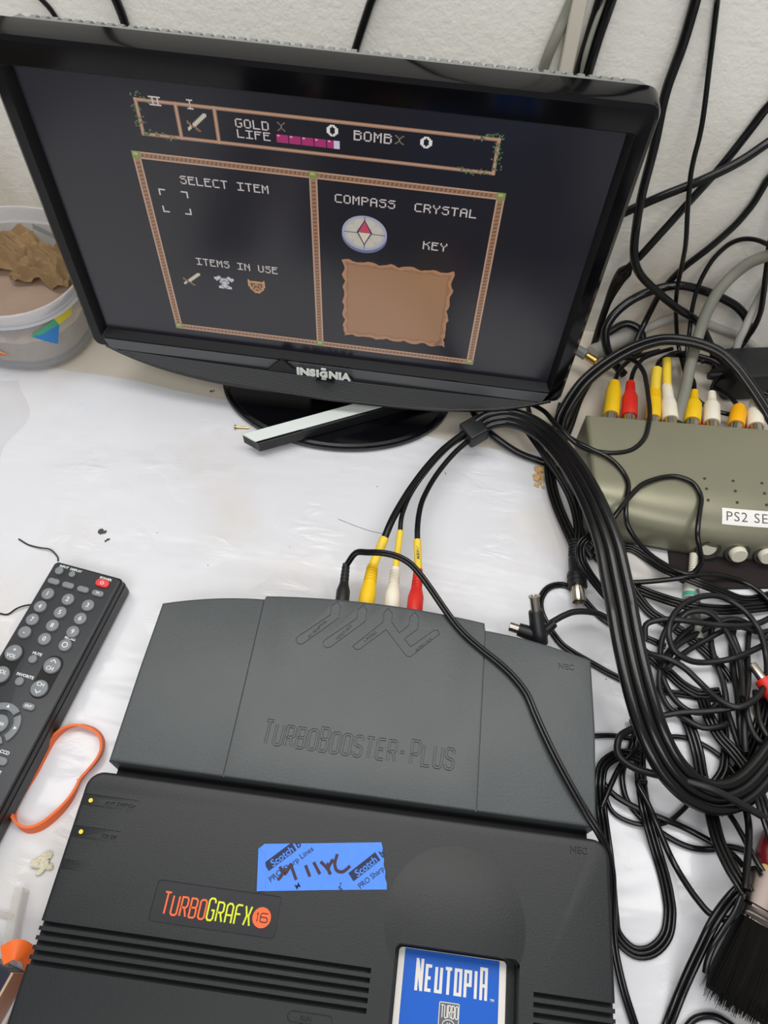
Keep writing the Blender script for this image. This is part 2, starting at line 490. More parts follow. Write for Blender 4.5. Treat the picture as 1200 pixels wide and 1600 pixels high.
GLS.update({
 'U': [[(0, 1), (0, 0), (1, 0), (1, 1)]], 'O': [[(0, 0), (1, 0), (1, 1), (0, 1), (0, 0)]],
 'E': [[(1, 1), (0, 1), (0, 0), (1, 0)], [(0, .5), (.85, .5)]], 'P': [[(0, -.07), (0, 1), (1, 1), (1, .45), (.29, .45)]],
 'A': [[(0, -.07), (0, 1), (1, 1), (1, -.07)], [(0, .42), (1, .42)]], 'N': [[(0, -.07), (0, 1.05)], [(.05, 1.0), (.95, 0)], [(1, -.07), (1, 1.05)]],
 'T': [[(-.15, 1), (1.15, 1)], [(.5, 1), (.5, -.07)]], 'I': [[(.5, -.07), (.5, 1.07)]]})
def letters(bm, text, origin, ex, ey, w, h, adv, sw, z0, z1, caps=None, taper=0.0, square=False):
    """stroke lettering laid in the plane ex,ey (2-D vectors, mm); caps: {index: height factor}"""
    O = Vector(origin); ex = Vector(ex).normalized(); ey = Vector(ey).normalized(); x = 0.0
    for i, ch in enumerate(text):
        hh = h * (caps.get(i, 1.0) if caps else 1.0) * (1 - taper * i / max(1, len(text) - 1))
        a_ = adv
        if ch == ' ': x += adv * 0.7; continue
        ww = w * (0.25 if ch == 'I' else (0.6 if ch == '-' else 1.0))
        if ch == 'I': a_ = adv - w * 0.75
        for si, pl in enumerate((GLS if square else GL)[ch]):
            pts = [tuple(O + ex * (x + u * ww) + ey * (v * hh)) for u, v in pl]
            cl = (Vector(pl[0]) - Vector(pl[-1])).length < 1e-6
            stroke(bm, pts, sw, z0, z1 + .012 * si, cl)
        x += a_
    return x

def text_mesh(s, size, bold=0.0, extrude=0.15, align='CENTER', spacing=1.0):
    """built-in font outline -> bmesh in mm, lying in XY, baseline at y=0"""
    cu = bpy.data.curves.new('lettering', 'FONT')
    cu.body = s; cu.size = size; cu.offset = bold; cu.extrude = extrude
    cu.align_x = align; cu.space_character = spacing; cu.resolution_u = 3
    ob = bpy.data.objects.new('lettering', cu)
    COL.objects.link(ob)
    dg = bpy.context.evaluated_depsgraph_get(); dg.update()
    me = bpy.data.meshes.new_from_object(ob.evaluated_get(dg))
    bm = bmesh.new(); bm.from_mesh(me)
    bpy.data.meshes.remove(me); bpy.data.objects.remove(ob, do_unlink=True); bpy.data.curves.remove(cu)
    bmesh.ops.remove_doubles(bm, verts=bm.verts, dist=1e-4)
    return bm

def add_text(bm, s, size, mtx, bold=0.0, extrude=0.15, align='CENTER', spacing=1.0):
    t = text_mesh(s, size, bold, extrude, align, spacing)
    bmesh.ops.transform(t, matrix=mtx, verts=t.verts)
    me = bpy.data.meshes.new('tmp'); t.to_mesh(me); t.free()
    bm.from_mesh(me); bpy.data.meshes.remove(me)

def place(x, y, z, ang=0.0, sx=1.0):
    return Matrix.Translation((x, y, z)) @ Matrix.Rotation(ang, 4, 'Z') @ Matrix.Diagonal((sx, 1, 1, 1))

def cut(obj, cutters, selfx=False):
    """boolean difference, applied"""
    for c in cutters:
        md = obj.modifiers.new('cut', 'BOOLEAN'); md.operation = 'DIFFERENCE'; md.solver = 'EXACT'; md.use_self = selfx; md.object = c
    dg = bpy.context.evaluated_depsgraph_get(); dg.update()
    me = bpy.data.meshes.new_from_object(obj.evaluated_get(dg))
    old = obj.data; mats = [m for m in old.materials]
    obj.modifiers.clear(); obj.data = me
    me.materials.clear()
    for m in mats: me.materials.append(m)
    for p in me.polygons: p.use_smooth = True; p.material_index = 0
    try: me.set_sharp_from_angle(angle=radians(35))
    except Exception: pass
    for c in cutters:
        d = c.data; bpy.data.objects.remove(c, do_unlink=True)

CUT_ORIGIN = [Vector((0, 0, 0))]
def cutter(fn):
    bm = bmesh.new(); fn(bm)
    o = build('cutter', bm, None, None, smooth=0)
    o.location = CUT_ORIGIN[0]
    return o
# ================================================================== the setting
WALL_Y = 450.0
bm = bmesh.new(); box(bm, -1100, WALL_Y, -900, 1300, WALL_Y + 60, 1500)
w = build('wall_back', bm, M['wall'], smooth=0); w['kind'] = 'structure'
bm = bmesh.new(); box(bm, -330, -160, -40, 900, WALL_Y - 0.5, -0.5)
w = build('work_table', bm, M['laminate'], smooth=0)
tag(w, 'beige work table top, bare in a strip by the wall under the television', 'table')
bm = bmesh.new(); pts = [(-329, -159)] + [(899, -159), (899, 296)]
for k in range(41):
    x = 899 - 1228 * k / 40.0
    pts.append((x, (298 if x > 210 else 326 - .088 * (x + 130)) + 1.6 * sin(x * .05)))
slab(bm, pts, -0.45, 0)
w = build('plastic_film', bm, M['table'], smooth=0)
tag(w, 'white crinkled plastic film covering the front of the work table', 'film')
bm = bmesh.new(); box(bm, -1600, -1800, -940, 1800, WALL_Y, -900)
w = build('floor', bm, M['brown_pad'], smooth=0); w['kind'] = 'structure'
# ================================================================== television
TVX, TVY, TVZ, TVYAW, TVLEAN = 76.4977, 318.2953, 62.59, 0.011822, 0.018282
tv = empty('television', 'black flat television with a game inventory screen, on a round glossy stand', 'television',
           (TVX, TVY, 0), -TVYAW)
def tp(u, off, v):
    """screen plane -> television space: u right, off toward the viewer, v up from the picture's bottom edge"""
    return (u, -off * cos(TVLEAN) + v * sin(TVLEAN), TVZ + v * cos(TVLEAN) + off * sin(TVLEAN))
def tploop(pts, off): return [tp(u, off, v) for u, v in pts]
SW, SH = 344.0, 193.0
OUT = rrect(-184.5, -14.5, 185.5, 212.5, 8, 6)
INN = rrect(-172, 0, 172, SH, 0.8, 6)
def shrink(pts, d): return inset_pts(pts, d)
bm = bmesh.new()
loft(bm, [tploop(OUT, -12), tploop(OUT, 2), tploop(shrink(OUT, 1.0), 5.5), tploop(shrink(OUT, 3.2), 7.5),
          tploop(rrect(-175.5, -3.0, 175.5, SH + 3.5, 2.0, 6), 7.0)],
     cap0=False, cap1=False)
build('front_bezel', bm, M['gloss_black'], tv, smooth=28)
bm = bmesh.new()
loft(bm, [tploop(rrect(-175.5, -3.0, 175.5, SH + 3.5, 2.0, 6), 7.0), tploop(rrect(-174.6, -2.2, 174.6, SH + 2.6, 1.5, 6), 6.0), tploop(INN, 0.2)], cap0=False, cap1=False)
build('inner_frame', bm, mat('inner_frame_black', (11, 11, 13), 0.5, spec=0.3), tv, smooth=28)

# rear housing with a ribbed vent edge along the top
bm = bmesh.new()
def back_outline(off, m, teeth=0.0):
    pts = []
    L_, R_x, B, T = -183 + m, 184 - m, -12 + m, 209 - m
    pts.append((R_x, B)); pts.append((R_x, T - 8))
    pts.append((R_x - 2.3, T - 2.3)); pts.append((R_x - 8, T))
    step = (R_x - L_ - 24) / 54.0
    for k in range(54):
        u = R_x - 12 - step * k
        for du, dn in ((0, 0), (.55, 0), (.66, 1), (.9, 1)):
            pts.append((u - du * step, T - teeth * dn))
    pts.append((L_ + 8, T)); pts.append((L_ + 2.3, T - 2.3)); pts.append((L_, T - 8)); pts.append((L_, B))
    return pts
loft(bm, [tploop(back_outline(0, 1.0), -2.0), tploop(back_outline(0, 1.0), -24), tploop(back_outline(0, 1.2, 4.5), -27.5),
          tploop(back_outline(0, 6, 3), -31), tploop(back_outline(0, 24), -52)], cap0=True, cap1=True)
build('rear_housing', bm, M['housing'], tv, smooth=25)
for u in (-172, -92, 35, 152):
    bm = bmesh.new()
    c = [(u - 2.4, -9), (u + 2.4, -9), (u + 2.4, -18), (u - 2.4, -18)]
    loft(bm, [[tp(x, o, 208.05) for x, o in c], [tp(x, o, 208.5) for x, o in c]])
    build('vent_clip', bm, M['dark_recess'], tv, smooth=0)

# screen glass and the picture on it
bm = bmesh.new()
vs_ = [bm.verts.new(tp(u, 0.0, v)) for u, v in ((-172.6, -.6), (172.6, -.6), (172.6, SH + .6), (-172.6, SH + .6))]
bm.faces.new(vs_)
screen = build('screen', bm, M['screen'], tv, smooth=0)

FONT57 = {
 'A': '01110 10001 10001 11111 10001 10001 10001', 'B': '11110 10001 11110 10001 10001 10001 11110',
 'C': '01111 10000 10000 10000 10000 10000 01111', 'D': '11110 10001 10001 10001 10001 10001 11110',
 'E': '11111 10000 11110 10000 10000 10000 11111', 'F': '11111 10000 11110 10000 10000 10000 10000',
 'G': '01111 10000 10000 10011 10001 10001 01110', 'I': '11111 00100 00100 00100 00100 00100 11111',
 'K': '10001 10010 11100 10010 10001 10001 10001', 'L': '10000 10000 10000 10000 10000 10000 11111',
 'M': '10001 11011 10101 10101 10001 10001 10001', 'N': '10001 11001 10101 10011 10001 10001 10001',
 'O': '01110 10001 10001 10001 10001 10001 01110', 'P': '11110 10001 10001 11110 10000 10000 10000',
 'R': '11110 10001 10001 11110 10010 10001 10001', 'S': '01111 10000 01110 00001 00001 10001 01110',
 'T': '11111 00100 00100 00100 00100 00100 00100', 'U': '10001 10001 10001 10001 10001 10001 01110',
 'X': '10001 01010 00100 00100 00100 01010 10001', 'Y': '10001 10001 01010 00100 00100 00100 00100',
 '0': '01110 11011 11011 11011 11011 11011 01110'}
PX = {}
class Pic:
    def __init__(s): s.bm = bmesh.new(); s.mats = []; s.lv = {}
    def quad(s, pts, rgb, lift=0.12):
        if rgb not in s.mats: s.mats.append(rgb)
        f = s.bm.faces.new([s.bm.verts.new(tp(u, lift, v)) for u, v in pts])
        f.material_index = s.mats.index(rgb)
    def rect(s, u0, v0, u1, v1, rgb, lift=0.12): s.quad([(u0, v0), (u1, v0), (u1, v1), (u0, v1)], rgb, lift)
    def text(s, t, u, v, adv, h, rgb, w=None):
        w = w or adv * 0.80
        for ch in t:
            if ch != ' ':
                for r, row in enumerate(FONT57[ch].split()):
                    for c, b in enumerate(row):
                        if b == '1':
                            s.rect(u + w * c / 5, v - h * (r + 1) / 7, u + w * (c + 1) / 5 + .02, v - h * r / 7 + .02, rgb)
            u += adv
    def art(s, rows, u, v, w, h, pal, lift=0.14):
        """u,v top-left"""
        nr, nc = len(rows), len(rows[0])
        for r, row in enumerate(rows):
            for c, ch in enumerate(row):
                if ch in pal:
                    s.rect(u + w * c / nc, v - h * (r + 1) / nr, u + w * (c + 1) / nc + .02, v - h * r / nr + .02, pal[ch], lift)
P = Pic()
TXT = (172, 164, 162); BR = (132, 100, 80); BR_L = (162, 130, 110); BR_D = (98, 74, 52); GRN = (62, 84, 56); GRN2 = (84, 108, 74)
# upper status frame
def bar(u0, v0, u1, v1):
    P.rect(u0, v0, u1, v1, BR)
    if u1 - u0 > v1 - v0: P.rect(u0, v0 + (v1 - v0) * .35, u1, v0 + (v1 - v0) * .75, BR_L, .14)
    else: P.rect(u0 + (u1 - u0) * .3, v0, u0 + (u1 - u0) * .7, v1, BR_L, .14)
bar(-105.5, 180.2, 105.4, 182.4); bar(-105.5, 160.2, 105.4, 162.4)
for u in (-105.5, -82.2, -59.6, 103.2): bar(u, 160.2, u + 2.3, 182.4)
random.seed(5)
def ivy(pts):
    for u, v in pts:
        for k in range(9):
            a, b = u + random.uniform(-3, 3), v + random.uniform(-1.8, 1.8)
            P.rect(a, b, a + .9, b + .9, GRN if k % 3 else GRN2, .16)
ivy([(-104, 184), (-98, 181), (-105, 176), (-104, 170), (-105.5, 166), (-101, 162), (-94, 161), (-88, 160), (-103, 160.5)])
ivy([(98, 182), (93, 180.5), (104, 178), (105, 174), (104, 169), (105, 164), (98, 161), (91, 160), (86, 161), (104, 183)])
P.text('I', -74.2, 184.6, 5, 5.6, TXT, 3.6)
for u in (-94.6, -91.6): P.rect(u, 179.4, u + .9, 184.0, TXT, .17)
P.rect(-96.4, 183.3, -89.4, 184.2, TXT, .17); P.rect(-96.4, 178.9, -89.4, 179.8, TXT, .17)
SWORD = ['..........ww', '.........www', '........www.', '.......www..', '......www...', '.b...www....', '.bb.www.....', '..bbww......', '..wbbb......', '.ww..bb.....', '.w....bb....']
WPAL = {'w': (172, 164, 150), 'b': (112, 84, 62)}
P.art(SWORD, -77.2, 177.4, 13.4, 11.0, WPAL)
P.text('GOLD', -47.2, 176.8, 5.2, 5.2, TXT); P.text('LIFE', -46.8, 170.5, 5.2, 5.0, TXT)
P.text('X', -22.4, 177.4, 5, 5.2, (112, 98, 90), 4.6)
P.text('BOMB', 22.0, 177.6, 5.8, 5.8, TXT); P.text('X', 45.8, 177.4, 5, 5.2, (112, 98, 90), 5.2)
ZERO = ['..www..', '.ww.ww.', 'ww...ww', 'ww...ww', 'ww...ww', 'ww...ww', '.ww.ww.', '..www..']
P.art(ZERO, 6.4, 179.2, 6.6, 6.6, {'w': (198, 194, 190)}); P.art(ZERO, 60.4, 178.4, 6.8, 6.6, {'w': (198, 194, 190)})
for k in range(5):
    u = -23.4 + 7.45 * k; e = u + 6.9 if k < 4 else u + 4.0
    P.rect(u, 165.4, e, 170.2, (142, 40, 92)); P.rect(u + .6, 169.0, u + 2.0, 170.0, (206, 130, 170), .15)
P.rect(-23.4 + 7.45 * 4 + 4.0, 165.4, -23.4 + 7.45 * 5, 170.2, (178, 172, 190))
# lower double frame: rope pattern between pale edges
def rope(u0, v0, u1, v1):
    P.rect(u0, v0, u1, v1, BR)
    hz = u1 - u0 > v1 - v0
    if hz:
        P.rect(u0, v1 - .9, u1, v1, BR_L, .14); P.rect(u0, v0, u1, v0 + .9, BR_L, .14)
        n = int((u1 - u0) / 2.7)
        for k in range(n): P.quad([(u0 + 2.7 * k + .5, v0 + 1.3), (u0 + 2.7 * k + 1.7, v0 + 1.3), (u0 + 2.7 * k + 2.3, v1 - 1.3), (u0 + 2.7 * k + 1.1, v1 - 1.3)], BR_D, .14)
    else:
        P.rect(u0, v0, u0 + .9, v1, BR_L, .14); P.rect(u1 - .9, v0, u1, v1, BR_L, .14)
        n = int((v1 - v0) / 2.7)
        for k in range(n): P.quad([(u0 + 1.3, v0 + 2.7 * k + .5), (u0 + 1.3, v0 + 2.7 * k + 1.7), (u1 - 1.3, v0 + 2.7 * k + 2.3), (u1 - 1.3, v0 + 2.7 * k + 1.1)], BR_D, .14)
rope(-109.6, 145.2, 108.6, 149.8); rope(-109.6, 9.3, 108.6, 13.9)
for u in (-114.6, -5.2, 108.8): rope(u, 13.9, u + 5.0, 145.2)
for u in (-114.6, -5.2, 108.8):
    for v in (145.0, 9.1):
        P.rect(u - .2, v, u + 5.2, v + 5.0, (112, 118, 70), .16); P.rect(u + .8, v + 2.4, u + 3.6, v + 4.2, (148, 150, 96), .18)
P.text('SELECT ITEM', -87.5, 137.0, 5.2, 5.6, TXT)
for cu, cv, du, dv in ((-103.2, 126.4, 1, -1), (-84.2, 126.4, -1, -1), (-103.2, 109.8, 1, 1), (-84.2, 109.8, -1, 1)):
    P.quad([(cu, cv), (cu + 4.4 * du, cv), (cu + 4.4 * du, cv + 1.0 * dv), (cu, cv + 1.0 * dv)], TXT)
    P.quad([(cu, cv), (cu + 1.0 * du, cv), (cu + 1.0 * du, cv + 4.6 * dv), (cu, cv + 4.6 * dv)], TXT)
P.text('ITEMS IN USE', -87.8, 76.6, 4.85, 5.7, TXT)
P.art(SWORD, -101.4, 63.6, 14.4, 11.2, WPAL)
ARMOR = ['..ww....ww..', 'wwwwggggwwww', 'wwwgwwwwgwww', '.w.gwggwg.w.', '...wgwwgw...', '...gwwwwg...', '....gwwg....', '...gwwwwg...', '..wwgwwgww..', '..wwwggwww..']
P.art(ARMOR, -77.0, 63.4, 14.0, 10.6, {'w': (166, 166, 170), 'g': (104, 106, 116)})
SHIELD = ['w..........w', 'wwtwwwwwwtww', 'wttttttttttw', 'wtbbbttbbbtw', 'wtbttttttbtw', 'wtbtbbbbtbtw', '.wttbttbttw.', '.wtbttttbtw.', '..wttbbttw..', '...wttttw...', '....wwww....']
P.art(SHIELD, -52.8, 63.6, 12.0, 11.2, {'w': (170, 132, 92), 't': (146, 108, 70), 'b': (70, 52, 44)})
P.text('COMPASS', 10.4, 136.8, 5.55, 5.8, TXT); P.text('CRYSTAL', 60.2, 136.8, 5.65, 5.8, TXT); P.text('KEY', 67.6, 110.8, 5.6, 6.0, TXT)
# compass dial
def disc(cu, cv, ru, rv, rgb, lift):
    P.quad([(cu + ru * cos(2 * pi * k / 40), cv + rv * sin(2 * pi * k / 40)) for k in range(40)], rgb, lift)
disc(29.4, 109.2, 14.8, 12.6, (92, 96, 124), .12); disc(29.4, 111.4, 14.6, 12.6, (142, 144, 160), .14); disc(29.4, 111.4, 12.8, 11.0, (158, 156, 154), .16)
for k in range(8):
    a = 2 * pi * k / 8 + .39; disc(29.4 + 8.6 * cos(a), 111.4 + 7.4 * sin(a), 3.2, 2.8, (170, 164, 152), .18)
P.rect(16.0, 111.0, 43, 111.7, (96, 96, 118), .20); P.rect(29.1, 99.8, 29.8, 123.4, (96, 96, 118), .20)
P.quad([(29.4, 121.2), (24.4, 112.0), (29.4, 102.4), (34.4, 112.0)], (46, 40, 52), .22)
P.quad([(29.4, 120.0), (25.4, 112.0), (33.4, 112.0)], (166, 62, 84), .24); P.quad([(29.4, 103.8), (33.4, 111.8), (25.4, 111.8)], (186, 176, 160), .24)
# parchment with a torn rim
random.seed(11)
def torn(u0, v0, u1, v1, amp):
    pts = []
    for k in range(30): pts.append((u0 + (u1 - u0) * k / 30, v1 + amp * (sin(k * 1.1) * .6 + random.uniform(-.5, .5)) - amp))
    for k in range(26): pts.append((u1 + amp * (sin(k * 1.3) * .6 + random.uniform(-.5, .5)) - amp, v1 + (v0 - v1) * k / 26))
    for k in range(30): pts.append((u1 + (u0 - u1) * k / 30, v0 + amp * (sin(k * 1.2) * .6 + random.uniform(-.5, .5)) + amp))
    for k in range(26): pts.append((u0 + amp * (sin(k * 1.4) * .6 + random.uniform(-.5, .5)) + amp, v0 + (v1 - v0) * k / 26))
    return pts
P.quad(torn(14.2, 22.2, 91.2, 90.6, 1.3), (148, 108, 80), .12)
P.quad(inset_pts(torn(15.8, 24.0, 89.6, 88.8, 1.2), .4), (126, 92, 68), .14)
P.quad(torn(18.4, 27.0, 86.6, 86.0, .5), (134, 100, 74), .16)
P.quad([(82, 23.6), (87.4, 23.8), (88.6, 33)], (112, 84, 64), .18)
build('screen_picture', P.bm, [px_mat('picture_%d_%d_%d' % c, c) for c in P.mats], screen, smooth=0)

# speaker grille lip under the bezel, swelling towards the viewer
bm = bmesh.new(); NU = 60
def vbot(u): return -33.5 + 20.0 * abs((u - 2) / 176.0) ** 4.2
def bul(u): return 9.0 * (1 - ((u - 2) / 176.0) ** 2)
rows = []
for t in (0, 1):
    rows.append([bm.verts.new(tp(u, 7.0 + bul(u) * (0.35 + .65 * t) , -14.2 + (vbot(u) + 3.4 + 14.2) * t)) for u in [(-174 + 352 * k / NU) for k in range(NU + 1)]])
for k in range(NU): bm.faces.new((rows[0][k], rows[0][k + 1], rows[1][k + 1], rows[1][k]))
grl = build('speaker_grille', bm, M['grille'], tv, smooth=40)
bm = bmesh.new(); us = [(-174 + 352 * k / NU) for k in range(NU + 1)]
prof = [lambda u: (7.0 + bul(u), vbot(u) + 3.4), lambda u: (7.8 + bul(u), vbot(u) + 2.6), lambda u: (7.6 + bul(u), vbot(u) + .6), lambda u: (6.4 + bul(u), vbot(u)),
        lambda u: (-10, vbot(u) + 1.5), lambda u: (-10, -13), lambda u: (7.0 + bul(u) * .35 - .3, -13.9)]
gr = [[bm.verts.new(tp(u, *f(u))) for u in us] for f in prof]
for a, b in zip(gr, gr[1:]):
    for k in range(NU): bm.faces.new((a[k], a[k + 1], b[k + 1], b[k]))
build('lower_lip', bm, M['satin_black'], tv, smooth=40)
# flat band between picture and grille, satin
bm = bmesh.new()
c = [(-170, -13.6), (171, -13.6), (174, -4.2), (-173, -4.2)]
loft(bm, [[tp(u, 7.2, v) for u, v in c], [tp(u, 7.9, v) for u, v in c]])
band = build('lower_band', bm, mat('band_grey_black', (84, 86, 88), 0.32), tv, smooth=0)
bm = bmesh.new()
ch = [(-43, -13.2), (-33.0, -1.6), (-29.6, -1.6), (-22.5, -9.0), (22, -10.4), (24, -13.2)]
loft(bm, [[tp(u, 7.6, v) for u, v in ch], [tp(u, 10.5, v) for u, v in ch]])
ch = [(-4.5, -14.4), (2.8, -20.2), (10, -14.4)]
loft(bm, [[tp(u, 9, v) for u, v in ch], [tp(u, 15.2, v) for u, v in ch]])
build('badge_plate', bm, M['satin_black'], tv, smooth=0)
# raised maker's lettering
bm = bmesh.new()
t = text_mesh('INS', 9.2, .5, .5, 'RIGHT', 1.02)
bmesh.ops.transform(t, matrix=Matrix.Translation((-2.6, 0, 0)), verts=t.verts)
me_ = bpy.data.meshes.new('t'); t.to_mesh(me_); t.free(); bm.from_mesh(me_)
add_text(bm, 'I', 9.2, place(-.9, 0, 0), .5, .5)
add_text(bm, 'G', 8.0, place(3.6, .2, 0), .45, .5)
add_text(bm, 'NIA', 9.2, place(7.2, 0, 0), .5, .5, 'LEFT', 1.02)
box(bm, 1.8, 7.6, -.5, 5.4, 9.0, .5); box(bm, 1.8, -2.6, -.5, 5.4, -1.4, .5)
sx_ = 1.06
mtx = Matrix(((sx_, 0, 0, -2.2), (0, sin(TVLEAN), -cos(TVLEAN), -12.4 * cos(TVLEAN) + -11.0 * sin(TVLEAN)), (0, cos(TVLEAN), sin(TVLEAN), TVZ - 11.0 * cos(TVLEAN)), (0, 0, 0, 1)))
bmesh.ops.transform(bm, matrix=mtx, verts=bm.verts)
build('maker_lettering', bm, M['logo_silver'], tv, smooth=0)
# stand: neck and round glossy foot
bm = bmesh.new()
el = lambda a, b, n=40: [(a * cos(2 * pi * k / n), b * sin(2 * pi * k / n)) for k in range(n)]
ofs = lambda pts, dx, dy, z: [(x + dx, y + dy, z) for x, y in pts]
loft(bm, [ofs(el(30, 16), 6, 22, 6), ofs(el(24, 11), 6, 20, 20), ofs(el(26, 10), 6, 18, 60), ofs(el(30, 9), 6, 22, 90)])
build('stand_neck', bm, M['gloss_black'], tv)
bm = bmesh.new()
E_ = el(98, 66, 72); sc = lambda k: [(x * k, y * k) for x, y in E_]
loft(bm, [ofs(sc(.985), 5.6, 21, 0.2), ofs(sc(1), 5.6, 21, 2.0), ofs(sc(1), 5.6, 21, 5.5), ofs(sc(.985), 5.6, 21, 7.0), ofs(sc(.95), 5.6, 21, 7.6), ofs(sc(.94), 5.6, 21, 6.9), ofs(sc(.3), 5.6, 21, 7.2)])
build('stand_foot', bm, M['base_gloss'], tv, smooth=30)
# ================================================================== console, card and tape
con = empty('game_console', 'black game console with orange and yellow logo badge and blue card in its slot', 'game console', (141, -58, 0))
CO = (-141, 58)   # world -> console space
def cl(pts): return [(x - 141, y + 58) for x, y in pts]
CT = 45.0
bm = bmesh.new()
slab(bm, cl(rrect(-2.8, -135, 286.5, -0.8, 9, 8)), 0.5, CT, 2.2, 4, 2.0)
body = build('body', bm, M['console'], con)
CUT_ORIGIN[0] = con.location.copy()
cuts = []
def ccut(fn): cuts.append(cutter(fn))
off = Vector((141, -58, 0)) * MM
for k in range(5):
    y = -75.0 - 4.15 * k
    ccut(lambda b, y=y: box(b, -10 - 141, y - 2.3 + 58, CT - 5.5, 165.5 - 141, y + 58, CT + 3))
    ccut(lambda b, y=y: box(b, 246 - 141, y - 2.3 + 58, CT - 5.5, 300 - 141, y + 58, CT + 3))
# badge recess, two switch legends, button dimple
ccut(lambda b: slab(b, cl(rrect(50.6, -69, 115.8, -49.6, 2, 4)), CT - .6, CT + 3))
ccut(lambda b: slab(b, cl(rrect(-8, -19.4, 30.6, -13.4, 2.2, 4)), CT - .45, CT + 3))
ccut(lambda b: slab(b, cl(rrect(-8, -35.6, 25.4, -29.8, 2.2, 4)), CT - .45, CT + 3))
ccut(lambda b: slab(b, cl(rrect(-8, -51.2, 13, -46.4, 2.0, 4)), CT - .25, CT + 3))
ccut(lambda b: slab(b, cl(rrect(128, -101.5, 150, -96.6, 2.4, 5)), CT - 1.1, CT + 3))
def text_cutter(t_, size, x, y, z0, ang=0.0, ox=141, oy=-58, bold=.06):
    b = bmesh.new(); add_text(b, t_, size, place(x - ox, y - oy, z0 + .6, ang), bold, 1.2)
    c_ = build('cutter', b, None, None, smooth=0); c_.location = CUT_ORIGIN[0]
    return c_
cut(body, cuts)
cut(body, [text_cutter('NEC', 4.9, 269.6, -9.6, CT, bold=.12)], True)
cut(body, [text_cutter('ANT SWITCH', 2.7, 19.4, -17.6, CT - .45), text_cutter('CH 3/4', 2.7, 18.6, -34.0, CT - .45), text_cutter('RUN', 2.6, 137, -100.2, CT - 1.1)], True)
# low domed disc round the card slot
bm = bmesh.new()
DX, DY, DR, DH = 205.5, -50.5, 37.0, 3.2
prof = [(DR * (1 - k / 14.0), CT - 0.15 + DH * (1 - ((1 - k / 14.0)) ** 2)) for k in range(15)]
prof = [(r, max(z, CT - .1)) for r, z in prof]
lathe(bm, [(DR, CT - 4)] + prof, (DX - 141, DY + 58, 0), (0, 0, 1), 64)
dome = build('slot_dome', bm, M['console'], con, smooth=50)
SX0, SX1, SY1 = 176.5, 239.0, -62.6
def slot(b): slab(b, cl([(SX0, -150), (SX1, -150), (SX1, SY1 - 2), (SX1 - 2, SY1), (SX0 + 2, SY1), (SX0, SY1 - 2)]), CT - 13.5, CT + 9)
cut(body, [cutter(slot)])
cut(dome, [cutter(slot), cutter(lambda b: box(b, 246 - 141, -100 + 58, CT - 5.5, 300 - 141, -75 + 58, CT + 9)),
           cutter(lambda b: box(b, 60 - 141, -140 + 58, CT - 6, 165.5 - 141, -75 + 58, CT + 9))])
# badge
bm = bmesh.new(); slab(bm, cl(rrect(51.2, -68.4, 115.2, -50.2, 1.6, 4)), CT - .6, CT - .2)
bd = build('badge', bm, M['badge_black'], con, smooth=0)
LX, LY = (0.9985, 0.0), (0.04, 1.0)
def lettering(name, text, origin, w, h, adv, sw, z0, z1, m, parent, caps=None, ey=(0, 1), ex=(1, 0)):
    b = bmesh.new(); letters(b, text, (origin[0] - 141, origin[1] + 58), ex, ey, w, h, adv, sw, z0, z1, caps)
    return build(name, b, m, parent, smooth=0)
lettering('orange_lettering', 'TURBO', (56.0, -64.6), 3.1, 8.6, 4.75, .85, CT - .2, CT - .05, M['orange_print'], bd, {0: 1.14})
lettering('yellow_lettering', 'GRAFX', (79.4, -64.6), 3.1, 8.6, 4.75, .85, CT - .2, CT - .05, M['yellow_print'], bd, {0: 1.14})
bm = bmesh.new(); lathe(bm, [(4.7, CT - .25), (4.7, CT - .02)], (107.2 - 141, -60.2 + 58, 0), (0, 0, 1), 40)
build('orange_roundel', bm, M['orange_print'], bd, smooth=0)
bm = bmesh.new()
letters(bm, '1', (104.0 - 141, -62.2 + 58), (1, 0), (0, 1), 2.0, 4.0, 2.2, .5, CT - .02, CT + .06)
letters(bm, '6', (106.6 - 141, -62.2 + 58), (1, 0), (0, 1), 3.6, 4.0, 2.6, .5, CT - .02, CT + .06)
build('number_print', bm, M['badge_black'], bd, smooth=0)
# raised legends moulded in the top
for x, y in ((3.0, -16.6), (3.2, -32.6)):
    bm = bmesh.new(); lathe(bm, [(1.15, CT - .5), (1.15, CT + .1)], (x - 141, y + 58, 0), (0, 0, 1), 14)
    build('yellow_dot', bm, M['led_yellow'], con, smooth=0)['label'] = 'small yellow dot at the left edge'
# game card standing in the slot
card = empty('game_card', 'blue and white game card titled NEUTOPIA in the console slot', 'game card', (206.7, -105, 31.6))
cx_, cy_, CZ = 206.7, -105.0, 1.8
bm = bmesh.new(); slab(bm, rrect(-27.8, -43, 27.8, 41.6, 2, 4), 0, CZ, .3, 2)
build('card_body', bm, M['card_white'], card, smooth=0)
bm = bmesh.new(); slab(bm, rrect(-24.6, -43, 24.2, 41.2, .3, 2), CZ - .1, CZ + .08)
pan = build('blue_panel', bm, M['card_blue'], card, smooth=0)
bm = bmesh.new(); letters(bm, 'NEUTOPIA', (-17.6, 24.4), (1, -.004), (0, 1), 2.5, 10.4, 4.95, 1.45, CZ + .08, CZ + .16, {0: 1.2, 7: 1.2}, 0.0, True)
add_text(bm, 'TM', 1.5, place(21.0, 23.4, CZ + .12), .05, .03)
build('title_lettering', bm, M['card_white'], pan, smooth=0)
bm = bmesh.new(); slab(bm, rrect(-5.4, 2, 5.0, 20.6, .6, 3), CZ + .08, CZ + .14)
em = build('emblem', bm, M['card_grey'], pan, smooth=0)
bm = bmesh.new()
for p in (rrect(-5.1, 2.3, 4.7, 20.3, .5, 3),): stroke(bm, p, .35, CZ + .14, CZ + .2, True)
